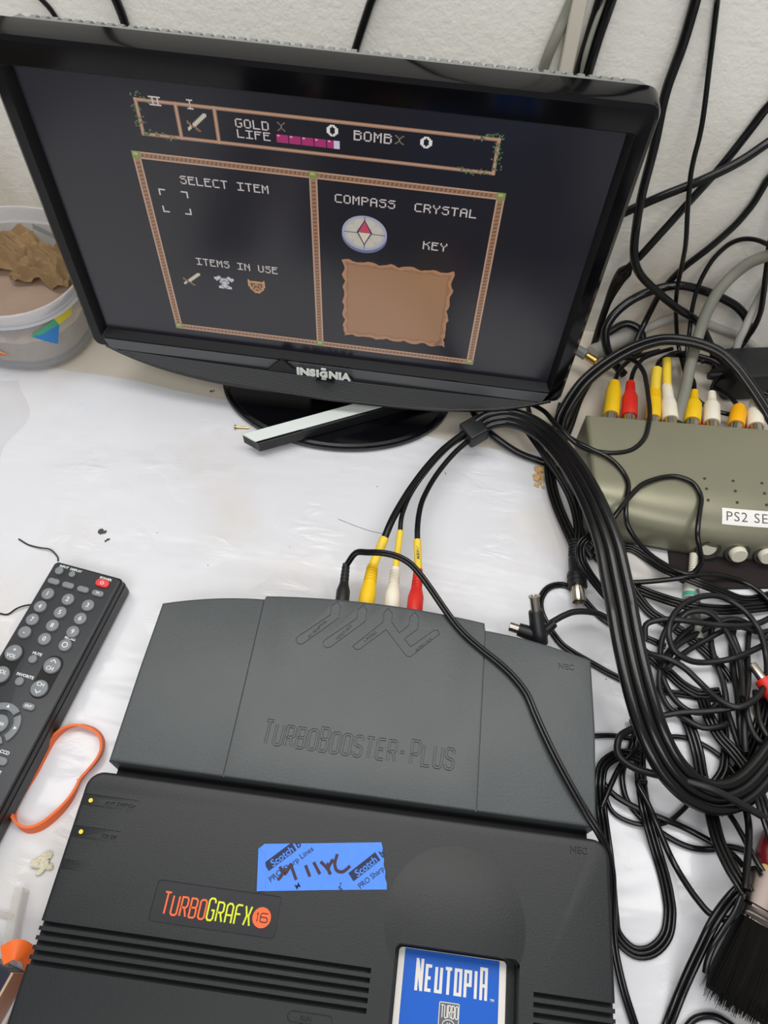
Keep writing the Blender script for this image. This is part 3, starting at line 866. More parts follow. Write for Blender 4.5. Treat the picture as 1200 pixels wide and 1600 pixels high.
letters(bm, 'TURBO', (-4.2, 14.0), (1, 0), (0, 1), 1.25, 5.2, 1.8, .42, CZ + .14, CZ + .2)
letters(bm, 'GRAFX', (-4.2, 3.6), (1, 0), (0, 1), 1.25, 5.2, 1.8, .42, CZ + .14, CZ + .2)
stroke(bm, [(-.2 + 2.9 * cos(2 * pi * k / 24), 11.4 + 1.9 * sin(2 * pi * k / 24)) for k in range(24)], .35, CZ + .14, CZ + .2, True)
add_text(bm, '16', 2.2, place(-.2, 10.6, CZ + .17), .08, .03)
build('emblem_print', bm, M['card_white'], pan, smooth=0)

# masking tape stuck on the console
tape = empty('masking_tape', 'torn strip of blue masking tape with brown handwriting on the black console', 'tape', (134, -33, CT + .15))
TO = Vector((134, -33))
def tpt(x, y): return (x - TO.x, y - TO.y)
bm = bmesh.new()
corn = [(101.8, -48.9), (169.2, -39.7)]
top = [(98.4, -26.6), (163.4, -17.4)]
pts = [tpt(102.4, -48.8), tpt(136, -44.0), tpt(169.0, -39.6)]
for k in range(1, 8): pts.append(tpt(169.0 - 5.6 * k / 8 + (.35 if k % 2 else -.25), -39.6 + 22.2 * k / 8))
pts += [tpt(163.4, -17.4), tpt(131, -22.0), tpt(101.5, -26.1), tpt(99.0, -28.6)]
slab(bm, pts, 0, .22)
tb = build('tape_strip', bm, M['tape'], tape, smooth=0)
bm = bmesh.new()
fl = [tpt(102.3, -48.9), tpt(106.4, -48.2), tpt(105.2, -39), tpt(102.6, -31.5), tpt(98.8, -28.5)]
loft(bm, [[(x, y, .2) for x, y in fl], [(x, y, .55 if i in (1, 2, 3) else 1.3) for i, (x, y) in enumerate(fl)]])
build('folded_end', bm, M['tape'], tape, smooth=0)
ez = .22
def tx(s, px, size, ang, m, bold=0.0, bmx=None, bx=1.0):
    x, y = tpt(*px); add_text(bmx, s, size, place(x, y, ez + .03, ang, bx), bold, .03, 'LEFT')
A1 = radians(43)
bm = bmesh.new()
def tilted_box(c, u0, v0, u1, v1, ang):
    x, y = tpt(*c); ca, sa = cos(ang), sin(ang)
    return [(x + u * ca - v * sa, y + u * sa + v * ca) for u, v in ((u0, v0), (u1, v0), (u1, v1), (u0, v1))]
slab(bm, tilted_box((106.4, -38.8), 0, 0, 17.2, 4.8, A1), ez, ez + .03)
slab(bm, tilted_box((151.2, -38.0), 0, 0, 17.4, 4.8, A1), ez, ez + .03)
tx('b', (119.4, -26.2), 5.2, A1, None, .12, bm); tx('blue', (164.4, -24.2), 4.6, A1, None, .12, bm) if False else tx('b', (164.6, -25.0), 5.0, A1, None, .12, bm)
tx('PRO', (108.4, -44.0), 3.9, A1, None, .04, bm); tx('Sharp Lines', (115.0, -38.0), 3.9, A1, None, .04, bm)
tx('PRO Sharp', (155.2, -41.2), 3.9, A1, None, .04, bm, .9)
tx('M', (122.5, -45.6), 3.6, A1, None, .05, bm); tx('g"', (144.6, -42.9), 3.6, A1, None, .05, bm); tx('M', (136.0, -34.6), 3.9, A1, None, .1, bm)
build('printed_pattern', bm, M['tape_print'], tb, smooth=0)
for q_ in ((108.2, -36.6), (153.0, -35.8)):
    bm = bmesh.new(); tx('Scotch', q_, 5.0, A1, None, .08, bm, .98)
    bmesh.ops.translate(bm, vec=(0, 0, .05), verts=bm.verts)
    build('light_lettering', bm, M['tape'], tb, smooth=0)
bm = bmesh.new()
S_ = lambda x, y: None
from_px = [  # handwriting strokes, console-top millimetres
 [(111.8, -42.3), (113.2, -40.6), (114.6, -36.2)], [(111.6, -36.0), (113.6, -37.8), (115.2, -38.9), (117.4, -33.8)], [(117.2, -34.2), (121.4, -41.0)],
 [(125.0, -33.6), (128.2, -38.6)], [(129.0, -31.6), (133.2, -36.8)], [(132.6, -30.9), (136.6, -33.6), (138.8, -36.2)], [(136.2, -33.8), (139.2, -29.2)], [(138.8, -29.0), (137.2, -33.6), (138.4, -36.0)],
 [(140.8, -26.2), (140.2, -31.0), (141.8, -34.0), (145.0, -34.2), (148.4, -31.0)]]
for si, pl in enumerate(from_px):
    sp_ = [tuple(v)[:2] for v in smooth_path([(x - TO.x, y - TO.y, 0) for x, y in pl], 4)]
    stroke(bm, sp_, 1.55, ez + .06, ez + .13 + .015 * si)
build('handwriting', bm, M['ink'], tb, smooth=0)

# ================================================================== rear expansion dock
dock = empty('expansion_dock', 'black expansion dock with raised lettering docked behind the console', 'expansion dock', (143, 60, 0))
def dl(pts): return [(x - 143, y - 60) for x, y in pts]
def arc_y(x): return 0
bk = []
def seg(x0, x1, y0, y1, ym, n=10):
    r = []
    for k in range(n + 1):
        t = k / n; r.append((x0 + (x1 - x0) * t, y0 + (y1 - y0) * t + 4 * (ym - (y0 + y1) / 2) * t * (1 - t)))
    return r
left = seg(70.9, 7.6, 116.2, 104.4, 112.4)
mid = seg(213.0, 71.6, 119.2, 118.6, 123.2, 16)
right = seg(280.2, 213.8, 103.2, 114.2, 110.6)
base = [(5.6, 5.0), (280.0, 5.0)]
outline = base + [(281.3, 60)] + right + mid + left + [(6.2, 60)]
bm = bmesh.new(); slab(bm, dl(outline), 1.0, CT, 1.8, 4)
db = build('body', bm, M['dock'], dock)
CUT_ORIGIN[0] = dock.location.copy()
cuts = [cutter(lambda b, x0=x0: loft(b, [[(x - 143, y - 60, z) for x, y in ((x0 - .45, 3), (x0 + .45, 3), (x0 + .45, 130), (x0 - .45, 130))] for z in (CT - 1.2, CT + 2)])) for x0 in (71.3, 213.4)]
cut(db, cuts)
bm = bmesh.new(); box(bm, 8 - 143, -2.5 - 60, 1, 278 - 143, 6 - 60, 32)
build('connector_skirt', bm, M['dark_recess'], dock, smooth=0)
TITLE = ('TURBOBOOSTER-PLUS', (88.4 - 143, 26.2 - 60), (1, -.006), (.05, 1), 4.3, 11.4, 6.62)
TCAP = {0: 1.16, 5: 1.16, 13: 1.16}
bm = bmesh.new(); letters(bm, *TITLE, 1.75, CT - .6, CT + 1, TCAP)
gc = build('cutter', bm, None, None, smooth=0); gc.location = CUT_ORIGIN[0]
def gl(b, pts): stroke(b, dl(pts), .42, CT - .7, CT + 1, True)
def arrow(x, y, dx, dy, w=2.9):
    """arrow outline pointing at a rear socket, with a slanted rounded tail"""
    c = Vector((x + dx, y + dy)); d = Vector((dx, dy + 6.5)).normalized(); nx = Vector((-d.y, d.x))
    endcap = [tuple(c + nx * w * cos(a) + d * w * sin(a)) for a in [pi * k / 6 for k in range(7)]]
    return [(x, y + 3.4), (x + w, y), (x + w * .95, y - 7.6)] + endcap + [(x - w, y - 6.4), (x - w, y)]
cs_ = []
for p in (arrow(117.6, 117.0, -18.4, -25.6), arrow(134.6, 117.0, -18.4, -25.6),
          [(150.9, 120.5), (153.8, 116.8), (153.9, 111.2), (159.7, 104.4), (165.2, 110.6), (165.2, 116.4), (168.0, 120.0), (170.8, 116.4), (170.9, 108.6), (163.2, 100.9),
           (167.7, 96.2), (181.2, 109.3), (183.6, 109.6), (184.8, 107.2), (168.2, 89.6), (165.6, 89.9), (151.1, 105.6), (136.4, 90.2), (134.0, 89.8), (131.8, 91.6), (148.7, 110.6), (148.2, 116.8)]):
    b = bmesh.new(); gl(b, p); c_ = build('cutter', b, None, None, smooth=0); c_.location = CUT_ORIGIN[0]; cs_.append(c_)
cut(db, [gc], True); cut(db, cs_, True)
for t_, sz, x, y, a_ in (('AC ADAPTOR', 2.5, 108.8, 99.4, 53), ('VIDEO OUT', 2.5, 125.8, 99.6, 53), ('L MONO', 2.5, 142.4, 99.0, 47), ('AUDIO OUT', 2.4, 176.2, 98.2, 45), ('NEC', 5.0, 264.4, 94.6, 0)):
    cut(db, [text_cutter(t_, sz, x, y, CT, radians(a_), 143, 60, .1 if t_ == 'NEC' else .02)], True)
bm = bmesh.new(); letters(bm, *TITLE, .95, CT - .7, CT + .12, TCAP)
build('raised_title', bm, M['dock'], dock, smooth=0)
# sockets along the back
for nm, x, m in (('socket', 119.5, 'dark_recess'), ('socket', 135.2, 'rca_yellow'), ('socket', 152.6, 'rca_white'), ('socket', 168.2, 'rca_red')):
    bm = bmesh.new(); lathe(bm, [(5.2, -3), (5.2, 1.2), (3.4, 1.2)], (x - 143, 122.4 - 60, 27), (0, 1, 0), 20)
    build(nm, bm, M[m], dock)
# ================================================================== remote control
RA = radians(8.1)
rem = empty('remote_control', 'black remote control with grey rubber keys and a red power key', 'remote control', (-80.1, 135.5, 0), -RA)
RT = 20.0
bm = bmesh.new()
# wedge outline in remote space: x across 0..49, y down the length is negative
slab(bm, rrect(-3.0, -210, 48.6, .8, 3, 4), 1.0, 13.0, 0, 1, 2.0)
slab(bm, rrect(-2.6, -209.5, 48.1, .3, 3, 4), 13.0, RT, 1.6, 3)
build('body', bm, M['remote_side'], rem)
bm = bmesh.new(); slab(bm, rrect(-1.4, -208, 46.8, -1.0, 2.4, 4), RT - .6, RT + .35, .3, 2)
fp = build('face_plate', bm, M['remote'], rem, smooth=30)
FZ = RT + .35
def key(pts, m, h=1.7, name='key', lab=None):
    b = bmesh.new(); slab(b, pts, FZ - .2, FZ + h, .6, 3)
    o = build(name, b, m, rem, smooth=50)
    if lab: o['label'] = lab
    return o
def circ(x, y, r, n=22): return [(x + r * cos(2 * pi * k / n), -y + r * sin(2 * pi * k / n)) for k in range(n)]
def pill(x, y, a, b): return rrect(x - a, -y - b, x + a, -y + b, b * .98, 6)
def ktext(bm, s, x, y, size, dz=0.0, bold=.03): add_text(bm, s, size, place(x, -y - size * .34, FZ + 1.75 + dz), bold, .03)
prn = bmesh.new()
key(circ(4.4, 6.6, 2.9), M['key_grey']); key(circ(14.0, 6.6, 2.3), M['key_grey'])
key(pill(36.8, 7.2, 4.9, 2.7), M['key_red'], lab='red power key')
for x in (4.9, 15.6, 26.6, 37.4): key(pill(x, 15.0, 4.2, 2.1), M['key_grey'])
for s, x, y in (('1', 5.8, 24.5), ('2', 20.6, 24.6), ('3', 35.3, 24.9), ('4', 5.7, 34.3), ('5', 20.3, 34.6), ('6', 35.1, 35.0), ('7', 5.5, 44.1), ('8', 20.1, 44.4), ('9', 34.9, 44.8), ('-', 5.3, 53.6), ('0', 19.9, 54.3), ('', 34.6, 54.5)):
    key(circ(x, y, 4.2), M['key_grey'])
    if s: ktext(prn, s, x, y, 4.4)
stroke(prn, [(36.8 + 1.1 * cos(a), -7.2 + 1.1 * sin(a)) for a in [2.2 + 4.9 * k / 12 for k in range(13)]], .35, FZ + 1.7, FZ + 1.78); stroke(prn, [(36.8, -7.0), (36.8, -5.7)], .35, FZ + 1.7, FZ + 1.8)
stroke(prn, [(34.6 + 1.7 * cos(2 * pi * k / 16), -54.5 + 1.7 * sin(2 * pi * k / 16)) for k in range(16)], .5, FZ + 1.7, FZ + 1.78, True)
for x, y in ((6.0, 68.2), (6.0, 83.2), (33.6, 69.2), (33.4, 84.8)): key(circ(x, y, 5.4, 28), M['key_grey'], 2.0)
for x, y in ((19.6, 68.6), (19.2, 84.0)): key(circ(x, y, 2.8), M['key_grey'])
key(pill(32.9, 96.8, 4.0, 2.2), M['key_grey']); key(pill(8.6, 97.4, 4.0, 2.2), M['key_grey'])
ktext(prn, 'VOL', 6.0, 70.4, 3.4, .3); ktext(prn, '+', 6, 66.2, 4, .3); ktext(prn, 'VOL', 6.0, 81.6, 3.4, .3); ktext(prn, '-', 6, 85.4, 4, .3)
ktext(prn, 'CH', 33.4, 71.4, 3.6, .3); ktext(prn, 'CH', 33.2, 82.4, 3.6, .3)
stroke(prn, [(31.6, -67.4), (33.5, -65.6), (35.4, -67.4)], .5, FZ + 2.0, FZ + 2.08); stroke(prn, [(31.6, -86.2), (33.5, -88.0), (35.4, -86.2)], .5, FZ + 2.0, FZ + 2.08)
for s, x, y, z_ in (('INPUT', 5.6, 2.6, 2.3), ('DISPLAY', 14.6, 2.8, 2.3), ('POWER', 37.0, 3.2, 2.5), ('RECALL', 35.0, 49.2, 2.2), ('MUTE', 20.0, 64.4, 2.5), ('FAVORITE', 20.2, 79.6, 2.6), ('CCD', 33.0, 125.2, 2.8), ('FREEZE', 33.0, 136.4, 2.6), ('TV', 37.4, 15.0, 2.0)):
    b_ = -1.72 if s != 'TV' else 0
    ktext(prn, s, x, y, z_, b_, .06)
ktext(prn, 'EXIT', 32.9, 96.8, 2.2)
# navigation ring in four sectors with a centre key
for q in range(4):
    a0 = radians(45 + 90 * q + 5); a1 = radians(45 + 90 * q + 85)
    arcp = [(21.2 + 13 * cos(a0 + (a1 - a0) * k / 10), -111 + 13 * sin(a0 + (a1 - a0) * k / 10)) for k in range(11)]
    arcp += [(21.2 + 8.6 * cos(a1 - (a1 - a0) * k / 10), -111 + 8.6 * sin(a1 - (a1 - a0) * k / 10)) for k in range(11)]
    b = bmesh.new(); slab(b, arcp, FZ - .2, FZ + 1.6, .4, 2); build('ring_key', b, M['key_grey'], rem, smooth=40)
    am = (a0 + a1) / 2; x, y = 21.2 + 10.8 * cos(am), -111 + 10.8 * sin(am)
    f = [(x + 1.2 * cos(am + t), y + 1.2 * sin(am + t)) for t in (0, 2.2, -2.2)]
    slab(prn, f, FZ + 1.6, FZ + 1.68)
key(circ(21.2, 111, 5.6, 28), M['key_grey'])
ktext(prn, 'ENTER', 21.2, 111, 2.4)
key(pill(33.6, 130.4, 4.4, 2.4), M['key_grey']); key(pill(9, 129.6, 4.4, 2.4), M['key_grey'])
key(pill(33.4, 144, 4.4, 2.4), M['key_grey']); key(pill(8.6, 143.4, 4.4, 2.4), M['key_grey'])
build('key_lettering', prn, M['key_text'], rem, smooth=0)
for x in (6.0, 33.5):
    bm = bmesh.new(); slab(bm, rrect(x - 6.2, -91, x + 6.2, -62.2, 6.1, 8), FZ - .1, FZ + .12)
    build('rocker_well', bm, M['dark_recess'], rem, smooth=0)

# ================================================================== orange rubber band, standing on its edge
BP = [(-36, 32.2), (-29, 32.2), (-22.4, 30), (-17.6, 26), (-15.3, 20), (-16, 14), (-19.5, 6.5), (-22.3, 1), (-22.9, -5), (-24.4, -11.5), (-28.5, -19.4), (-35.2, -27.4), (-42, -30.6), (-48.6, -29.2), (-53.6, -25), (-55.6, -19), (-54.4, -10), (-51.6, 1), (-49.6, 12), (-47.2, 22), (-42.4, 29)]
pts = smooth_path([(x, y, 0) for x, y in BP], 4, True); n = len(pts)
bm = bmesh.new(); loops = []
for i, p in enumerate(pts):
    t = (pts[(i + 1) % n] - pts[i - 1]).normalized(); nrm = Vector((t.y, -t.x, 0))
    tw = .30 * sin(2 * pi * i / n * 2 + 1.0); h = 6.4
    hw = nrm * (h * sin(tw) * .5); th_ = nrm * .75
    b0 = p - hw + Vector((0, 0, .2)); b1 = p + hw + Vector((0, 0, .2 + h * cos(tw)))
    loops.append([b0 - th_, b0 + th_, b1 + th_, b1 - th_])
rings = [[bm.verts.new(v) for v in lp] for lp in loops]
for i in range(n):
    a, b = rings[i], rings[(i + 1) % n]
    for k in range(4): bm.faces.new((a[k], a[(k + 1) % 4], b[(k + 1) % 4], b[k]))
tag(build('rubber_band', bm, M['orange_band'], smooth=50), 'loose orange rubber band on the table between the remote control and console', 'rubber band')

# ================================================================== silver sensor bar under the television
SA = radians(28.6)
sb = empty('sensor_bar', 'silver-topped black sensor bar lying on the television foot', 'sensor bar', (26.0, 262.0, 7.8), SA)
bm = bmesh.new(); slab(bm, [(5.2, -5.6), (205, -5.6), (205, 7.4), (-4.2, 7.4)], 0, 10.0, .5, 2)
build('body', bm, M['satin_black'], sb, smooth=0)
bm = bmesh.new(); slab(bm, [(3.4, -3.4), (204, -3.4), (204, 7.6), (-4.5, 7.6)], 9.4, 10.6, .3, 2)
build('silver_top', bm, M['silver_bar'], sb, smooth=0)
bm = bmesh.new(); slab(bm, [(5.0, -6.0), (41, -6.0), (41, -2.6), (2.8, -2.6)], .4, 10.4, .4, 2)
build('end_window', bm, M['gloss_black'], sb, smooth=0)

# ================================================================== audio video selector box
QA = radians(2.8)
sel = empty('selector_box', 'olive-grey video selector box with round ivory buttons and a printed white label', 'video selector', (285.0, 313.2, 0), QA)
HT = 39.0; QW = 200.0
prof = [(1.5, 3), (0, 6), (0, 33), (1.2, 36), (4, HT)]
D = 88.0
for k in range(9):
    a = pi / 2 * k / 8
    prof.append((D - 24 + 24 * sin(a), HT - 20 + 20 * cos(a)))
prof += [(D + .8, 8), (D + .4, 4), (D - 3, 3)]
bm = bmesh.new(); loops = []
def bow(x): return 13.0 * (1 - ((x - 110) / 110.0) ** 2)      # the front bows out towards the middle
for x, ins in [(0, 2.2), (.8, .8), (2.4, 0)] + [(10.0 * k, 0) for k in range(1, 21)]:
    loops.append([(x, -(min(max(d, ins), D + .8 - ins) + bow(x) * max(0, (d - 60) / (D - 60)) ** 1.5), min(max(z_, 3), HT - ins * .8)) for d, z_ in prof])
loft(bm, loops)
sbody = build('case', bm, M['selector'], sel, smooth=40)
bm = bmesh.new(); box(bm, 3, -D + 3, .3, QW - 3, -3, 3.4)
build('underside', bm, M['selector_dark'], sel, smooth=0)
bm = bmesh.new(); slab(bm, [(x, -D - 1.2 - bow(x)) for x in [.6] + [10.0 * k for k in range(1, 21)]] + [(QW, -D + 2), (.6, -D + 2)], 3.2, 5.2, .4, 2)
build('front_ledge', bm, M['selector_dark'], sel, smooth=0)
# buttons: dark surround and ivory cap, on the curved front
for bx in (89.5, 110.5, 132.0, 153.0):
    ax_ = Vector((0, -.94, .34))
    bm = bmesh.new(); lathe(bm, [(9.4, -8), (9.4, 3.4), (8.8, 4.4), (7.0, 4.4), (6.8, 0)], (bx, -D + 2.0 - bow(bx), 12.0), ax_, 28)
    bz = build('button_surround', bm, M['selector_dark'], sel, smooth=40)
    dep = 2.6 if bx < 90 else 7.4
    bm = bmesh.new(); lathe(bm, [(6.2, -4), (6.2, dep), (5.4, dep + 1.0), (0.1, dep + 1.0)], (bx, -D + 2.0 - bow(bx), 12.0), ax_, 28)
    build('button', bm, M['button_grey'], sel, smooth=40)
def top_z(x, y):
    """height of the case top at local x and depth y behind the front curve"""
    lo, hi = 0.0, D
    for _ in range(30):
        d = (lo + hi) / 2
        if d + bow(x) * max(0, (d - 60) / (D - 60)) ** 1.5 < y: lo = d
        else: hi = d
    if lo < D - 24: return HT
    return HT - 20 + 20 * sqrt(max(0, 1 - ((lo - D + 24) / 24) ** 2))
for gx in (83.4, 104.6, 126, 147):
    for gy in (56.4, 65.6, 75.0):
        bm = bmesh.new(); lathe(bm, [(1.1, -.6), (1.1, .35), (.5, .35), (.45, .05)], (gx, -gy, top_z(gx, gy)), (0, 0, 1), 12)
        build('indicator_dot', bm, M['selector_dark'], sel)
# dymo style label on the front slope
bm = bmesh.new()
def slope(x, s): # s: distance down the curved front from its start
    a = s / 22.0
    d = D - 24 + 24 * sin(a); return (x, -(d + bow(x) * max(0, (d - 60) / (D - 60)) ** 1.5), HT - 20 + 20 * cos(a))
rws = [[bm.verts.new(Vector(slope(x, s)) + Vector((0, -sin(s / 22.) * .25, cos(s / 22.) * .25))) for x in range(93, 200, 6)] for s in (10.4, 12.6, 14.6, 16.6, 18.8)]
for a, b in zip(rws, rws[1:]):
    for k in range(len(a) - 1): bm.faces.new((a[k], a[k + 1], b[k + 1], b[k]))
lb = build('paper_label', bm, M['label_white'], sel, smooth=60)
bm = text_mesh('PS2 SEGA', 10.3, -.04, .06, 'LEFT', 1.12)
for v in bm.verts:
    s = 16.6 - v.co.y * .66; h = v.co.z + .36
    q = Vector(slope(95.4 + v.co.x, s)); nrm = Vector((0, -sin(s / 22.), cos(s / 22.)))
    v.co = q + nrm * h
build('label_lettering', bm, M['label_ink'], lb, smooth=0)
for nx_ in (26.5, 41.5, 61, 75, 93, 109, 129, 145):
    bm = bmesh.new(); lathe(bm, [(4.6, -2), (4.6, 1.5), (3.2, 1.5)], (nx_, 0, 20), (0, 1, 0), 18)
    build('rear_socket', bm, M['chrome'], sel)

# ================================================================== food tub with scraps
TXc, TYc = -196.0, 373.0
tub = empty('plastic_tub', 'clear plastic tub with coloured triangles left of the television', 'tub', (TXc, TYc, 0))
def sq(r, z, n=72, e=2.5):
    out = []
    for k in range(n):
        a = 2 * pi * k / n; c, s = cos(a), sin(a)
        f = (abs(c) ** e + abs(s) ** e) ** (-1 / e)
        out.append((r * f * c, r * f * s, z))
    return out
bm = bmesh.new()
loft(bm, [sq(46, .6), sq(53, 1.6), sq(56.5, 5), sq(58, 10), sq(64.5, 62), sq(63.5, 62), sq(57, 10), sq(55, 6), sq(50, 3), sq(20, 2.4)], True, True)
build('bowl', bm, M['clear'], tub, smooth=50)
bm = bmesh.new()
a, b = sq(64.5, 60), sq(68.6, 60.5)
loft(bm, [sq(64.6, 60), sq(68.0, 60.4), sq(69.4, 72.5), sq(68.6, 74), sq(66.8, 74), sq(66.2, 72), sq(65.0, 62)], False, False)
build('rim', bm, M['clear_rim'], tub, smooth=50)
def on_wall(a, z, r_off=.5):
    c, s = cos(a), sin(a); e = 2.5; f = (abs(c) ** e + abs(s) ** e) ** (-1 / e)
    r = 58 + (z - 10) * 6.5 / 52 + r_off
    return (r * f * c, r * f * s, z)
def decal(name, pts, m, n=6):
    bm = bmesh.new()
    c = (sum(p[0] for p in pts) / len(pts), sum(p[1] for p in pts) / len(pts))
    dense = []
    for (a0, z0), (a1, z1) in zip(pts, pts[1:] + pts[:1]):
        for k in range(n): dense.append((a0 + (a1 - a0) * k / n, z0 + (z1 - z0) * k / n))
    outer = [bm.verts.new(on_wall(*q)) for q in dense]; mid_ = [bm.verts.new(on_wall((q[0] + c[0]) / 2, (q[1] + c[1]) / 2)) for q in dense]
    cc = bm.verts.new(on_wall(*c)); nn = len(dense)
    for k in range(nn):
        j = (k + 1) % nn
        bm.faces.new((outer[k], outer[j], mid_[j], mid_[k])); bm.faces.new((mid_[k], mid_[j], cc))
    build(name, bm, M[m], tub, smooth=60)
R = radians
decal('printed_shape', [(R(-56), 50), (R(-40), 57), (R(-38), 48), (R(-58), 46)], 'green_print')
decal('printed_shape', [(R(-58), 47), (R(-38), 49), (R(-44), 30)], 'blue_print')
decal('printed_shape', [(R(-40), 57), (R(-24), 58), (R(-26), 50), (R(-38), 49)], 'yellow_print2')
decal('printed_shape', [(R(-100), 42), (R(-80), 26), (R(-100), 34)], 'yellow_print2')
decal('printed_shape', [(R(-100), 34), (R(-80), 26), (R(-100), 22)], 'pink_print')
decal('printed_shape', [(R(96), 60), (R(70), 46), (R(60), 34), (R(62), 33), (R(73), 43), (R(97), 55)], 'green_stripe')
decal('printed_shape', [(R(103), 44), (R(97), 42), (R(97), 36), (R(103), 36)], 'yellow_print2')
# contents: chaff filling, flat brown sheet and crumpled kraft paper
random.seed(21)
bm = bmesh.new(); rg = []
for k in range(9):
    r = 54.5 * (1 - k / 9.0) + .01
    rg.append([(x + random.uniform(-1, 1), y + random.uniform(-1, 1), 34 + random.uniform(-3, 3) if k else 33) for x, y, z_ in sq(r, 0, 48)])
loft(bm, [sq(48, 5, 48), sq(55, 14, 48)] + rg)
ch_ = build('scrap_filling', bm, M['chaff'], smooth=30)
ch_.location = Vector((TXc, TYc, 0)) * MM; ch_['kind'] = 'stuff'
tag(ch_, 'tan shredded scraps filling the clear plastic tub', 'scraps')
bm = bmesh.new()
G = 14; grid = []
for i in range(G + 1):
    rw = []
    for j in range(G + 1):
        x = -52 + 100 * i / G; y = -50 + 64 * j / G
        rr = sqrt(x * x + y * y)
        if rr > 52: x *= 52 / rr; y *= 52 / rr
        rw.append(bm.verts.new((x, y, 54 + 1.5 * sin(i * .8) * cos(j * .7) + .10 * y)))
    grid.append(rw)
for i in range(G):
    for j in range(G): bm.faces.new((grid[i][j], grid[i + 1][j], grid[i + 1][j + 1], grid[i][j + 1]))
bmesh.ops.solidify(bm, geom=bm.faces[:], thickness=.6)
pd = build('brown_paper_sheet', bm, M['brown_pad'], smooth=60); pd.location = Vector((TXc, TYc, 0)) * MM
tag(pd, 'flat greyish brown paper sheet lying in the tub', 'paper')
def crumple(name, cx, cy, cz, sx, sy, sz, seed, label):
    random.seed(seed); bm = bmesh.new(); n = 26
    folds = [(random.uniform(0, 2 * pi), random.uniform(2.2, 6.5), random.uniform(0, 6), random.uniform(.10, .30)) for _ in range(6)]
    g = []
    for i in range(n + 1):
        row = []
        for j in range(n + 1):
            u, v = 2 * i / n - 1, 2 * j / n - 1
            r2 = max(abs(u), abs(v)); h = max(0, 1 - .9 * r2 ** 2)
            f = sum(a * abs(((u * cos(t) + v * sin(t)) * k + p) % 2 - 1) for t, k, p, a in folds) - .35
            q = 1 + .10 * sin(5 * u + 3 * v + seed)
            row.append(bm.verts.new((sx * u * q, sy * v * q, sz * (h * .8 + f * .75) + random.uniform(-.5, .5))))
        g.append(row)
    for i in range(n):
        for j in range(n): bm.faces.new((g[i][j], g[i + 1][j], g[i + 1][j + 1], g[i][j + 1]))
    bmesh.ops.solidify(bm, geom=bm.faces[:], thickness=.35)
    o = build(name, bm, M['kraft'], smooth=14); o.location = Vector((cx, cy, cz)) * MM
    return tag(o, label, 'paper', None)
crumple('crumpled_paper', TXc - 20, TYc + 24, 54, 34, 22, 24, 3, 'larger crumpled tan kraft paper at the left in the tub')
crumple('crumpled_paper', TXc + 28, TYc + 14, 54, 25, 22, 19, 8, 'smaller creased tan kraft paper beside the television edge in the tub')

# ================================================================== paint brush
br = empty('paint_brush', 'wide paint brush with black bristles, steel ferrule and red handle', 'paint brush', (378.2, 2.0, 4), atan2(-.42, .91))
# local x across the ferrule, local y up the handle
bm = bmesh.new()
def oval(x0, x1, y, z0, z1, n=24):
    cx, hw, cz_, hh = (x0 + x1) / 2, (x1 - x0) / 2, (z0 + z1) / 2, (z1 - z0) / 2
    out = []
    for k in range(n):
        a = 2 * pi * k / n; c, s = cos(a), sin(a); f = (abs(c) ** 5 + abs(s) ** 5) ** (-1 / 5.)
        out.append((cx + hw * f * c, y, cz_ + hh * f * s))
    return out
lp = [oval(0, 62, 0, 0, 17)]
for y in (-2, -4.2, -20, -21, -22.4, -23.6, -25, -26.2, -27.6, -28.6):
    g_ = .7 if y in (-21, -22.4, -25, -26.2) else 0
    lp.append(oval(-g_, 62 + g_, y, -g_, 17 + g_))
loft(bm, lp); build('ferrule', bm, M['ferrule'], br, smooth=30)
random.seed(2); bm = bmesh.new()
core = [oval(1.2, 60.8, -27, 1, 16), oval(-1, 62, -45, .5, 16.5), oval(-3.6, 64, -64, .5, 16), oval(-3.0, 64, -70, 2, 14)]
loft(bm, core)
for k in range(1500):
    x = random.uniform(.02, .98); z_ = random.choice((random.uniform(14.5, 16), random.uniform(1, 16)))
    ex = random.uniform(-1.5, 1.5); l_ = 70 + 5 * sin(x * 9) * .4 + random.uniform(-2, 5)
    p0 = Vector((1.5 + 59 * x, -27.5, z_)); p2 = Vector((-4 + 69 * x + ex, -l_, max(.6, z_ - random.uniform(-1.0, 2.2))))
    p1 = (p0 + p2) / 2 + Vector((ex * .3, 0, random.uniform(0, 1.4)))
    tube(bm, [p0, p1, p2], [.28, .26, .10], 3, caps=False)
build('bristles', bm, M['brush_hair'], br, smooth=60)
bm = bmesh.new()
loft(bm, [oval(3.2, 59, -6, 1.5, 15.5), oval(2.8, 59, 1.5, 1.5, 15.5), oval(4.6, 57.4, 4.5, 2, 15)])
build('wood_collar', bm, M['wood'], br)
bm = bmesh.new()
loft(bm, [oval(4.8, 57.2, 4.2, 1.8, 15.2), oval(-1.0 + 2, 60, 12, 1, 16), oval(1.5, 60.5, 24, 1, 16.5), oval(7, 55, 38, 1, 17), oval(18, 44, 58, 1, 16), oval(22, 40, 90, 1, 15), oval(20, 42, 140, 1, 15), oval(27, 35, 150, 4, 11)])
build('handle', bm, M['red_paint'], br, smooth=50)

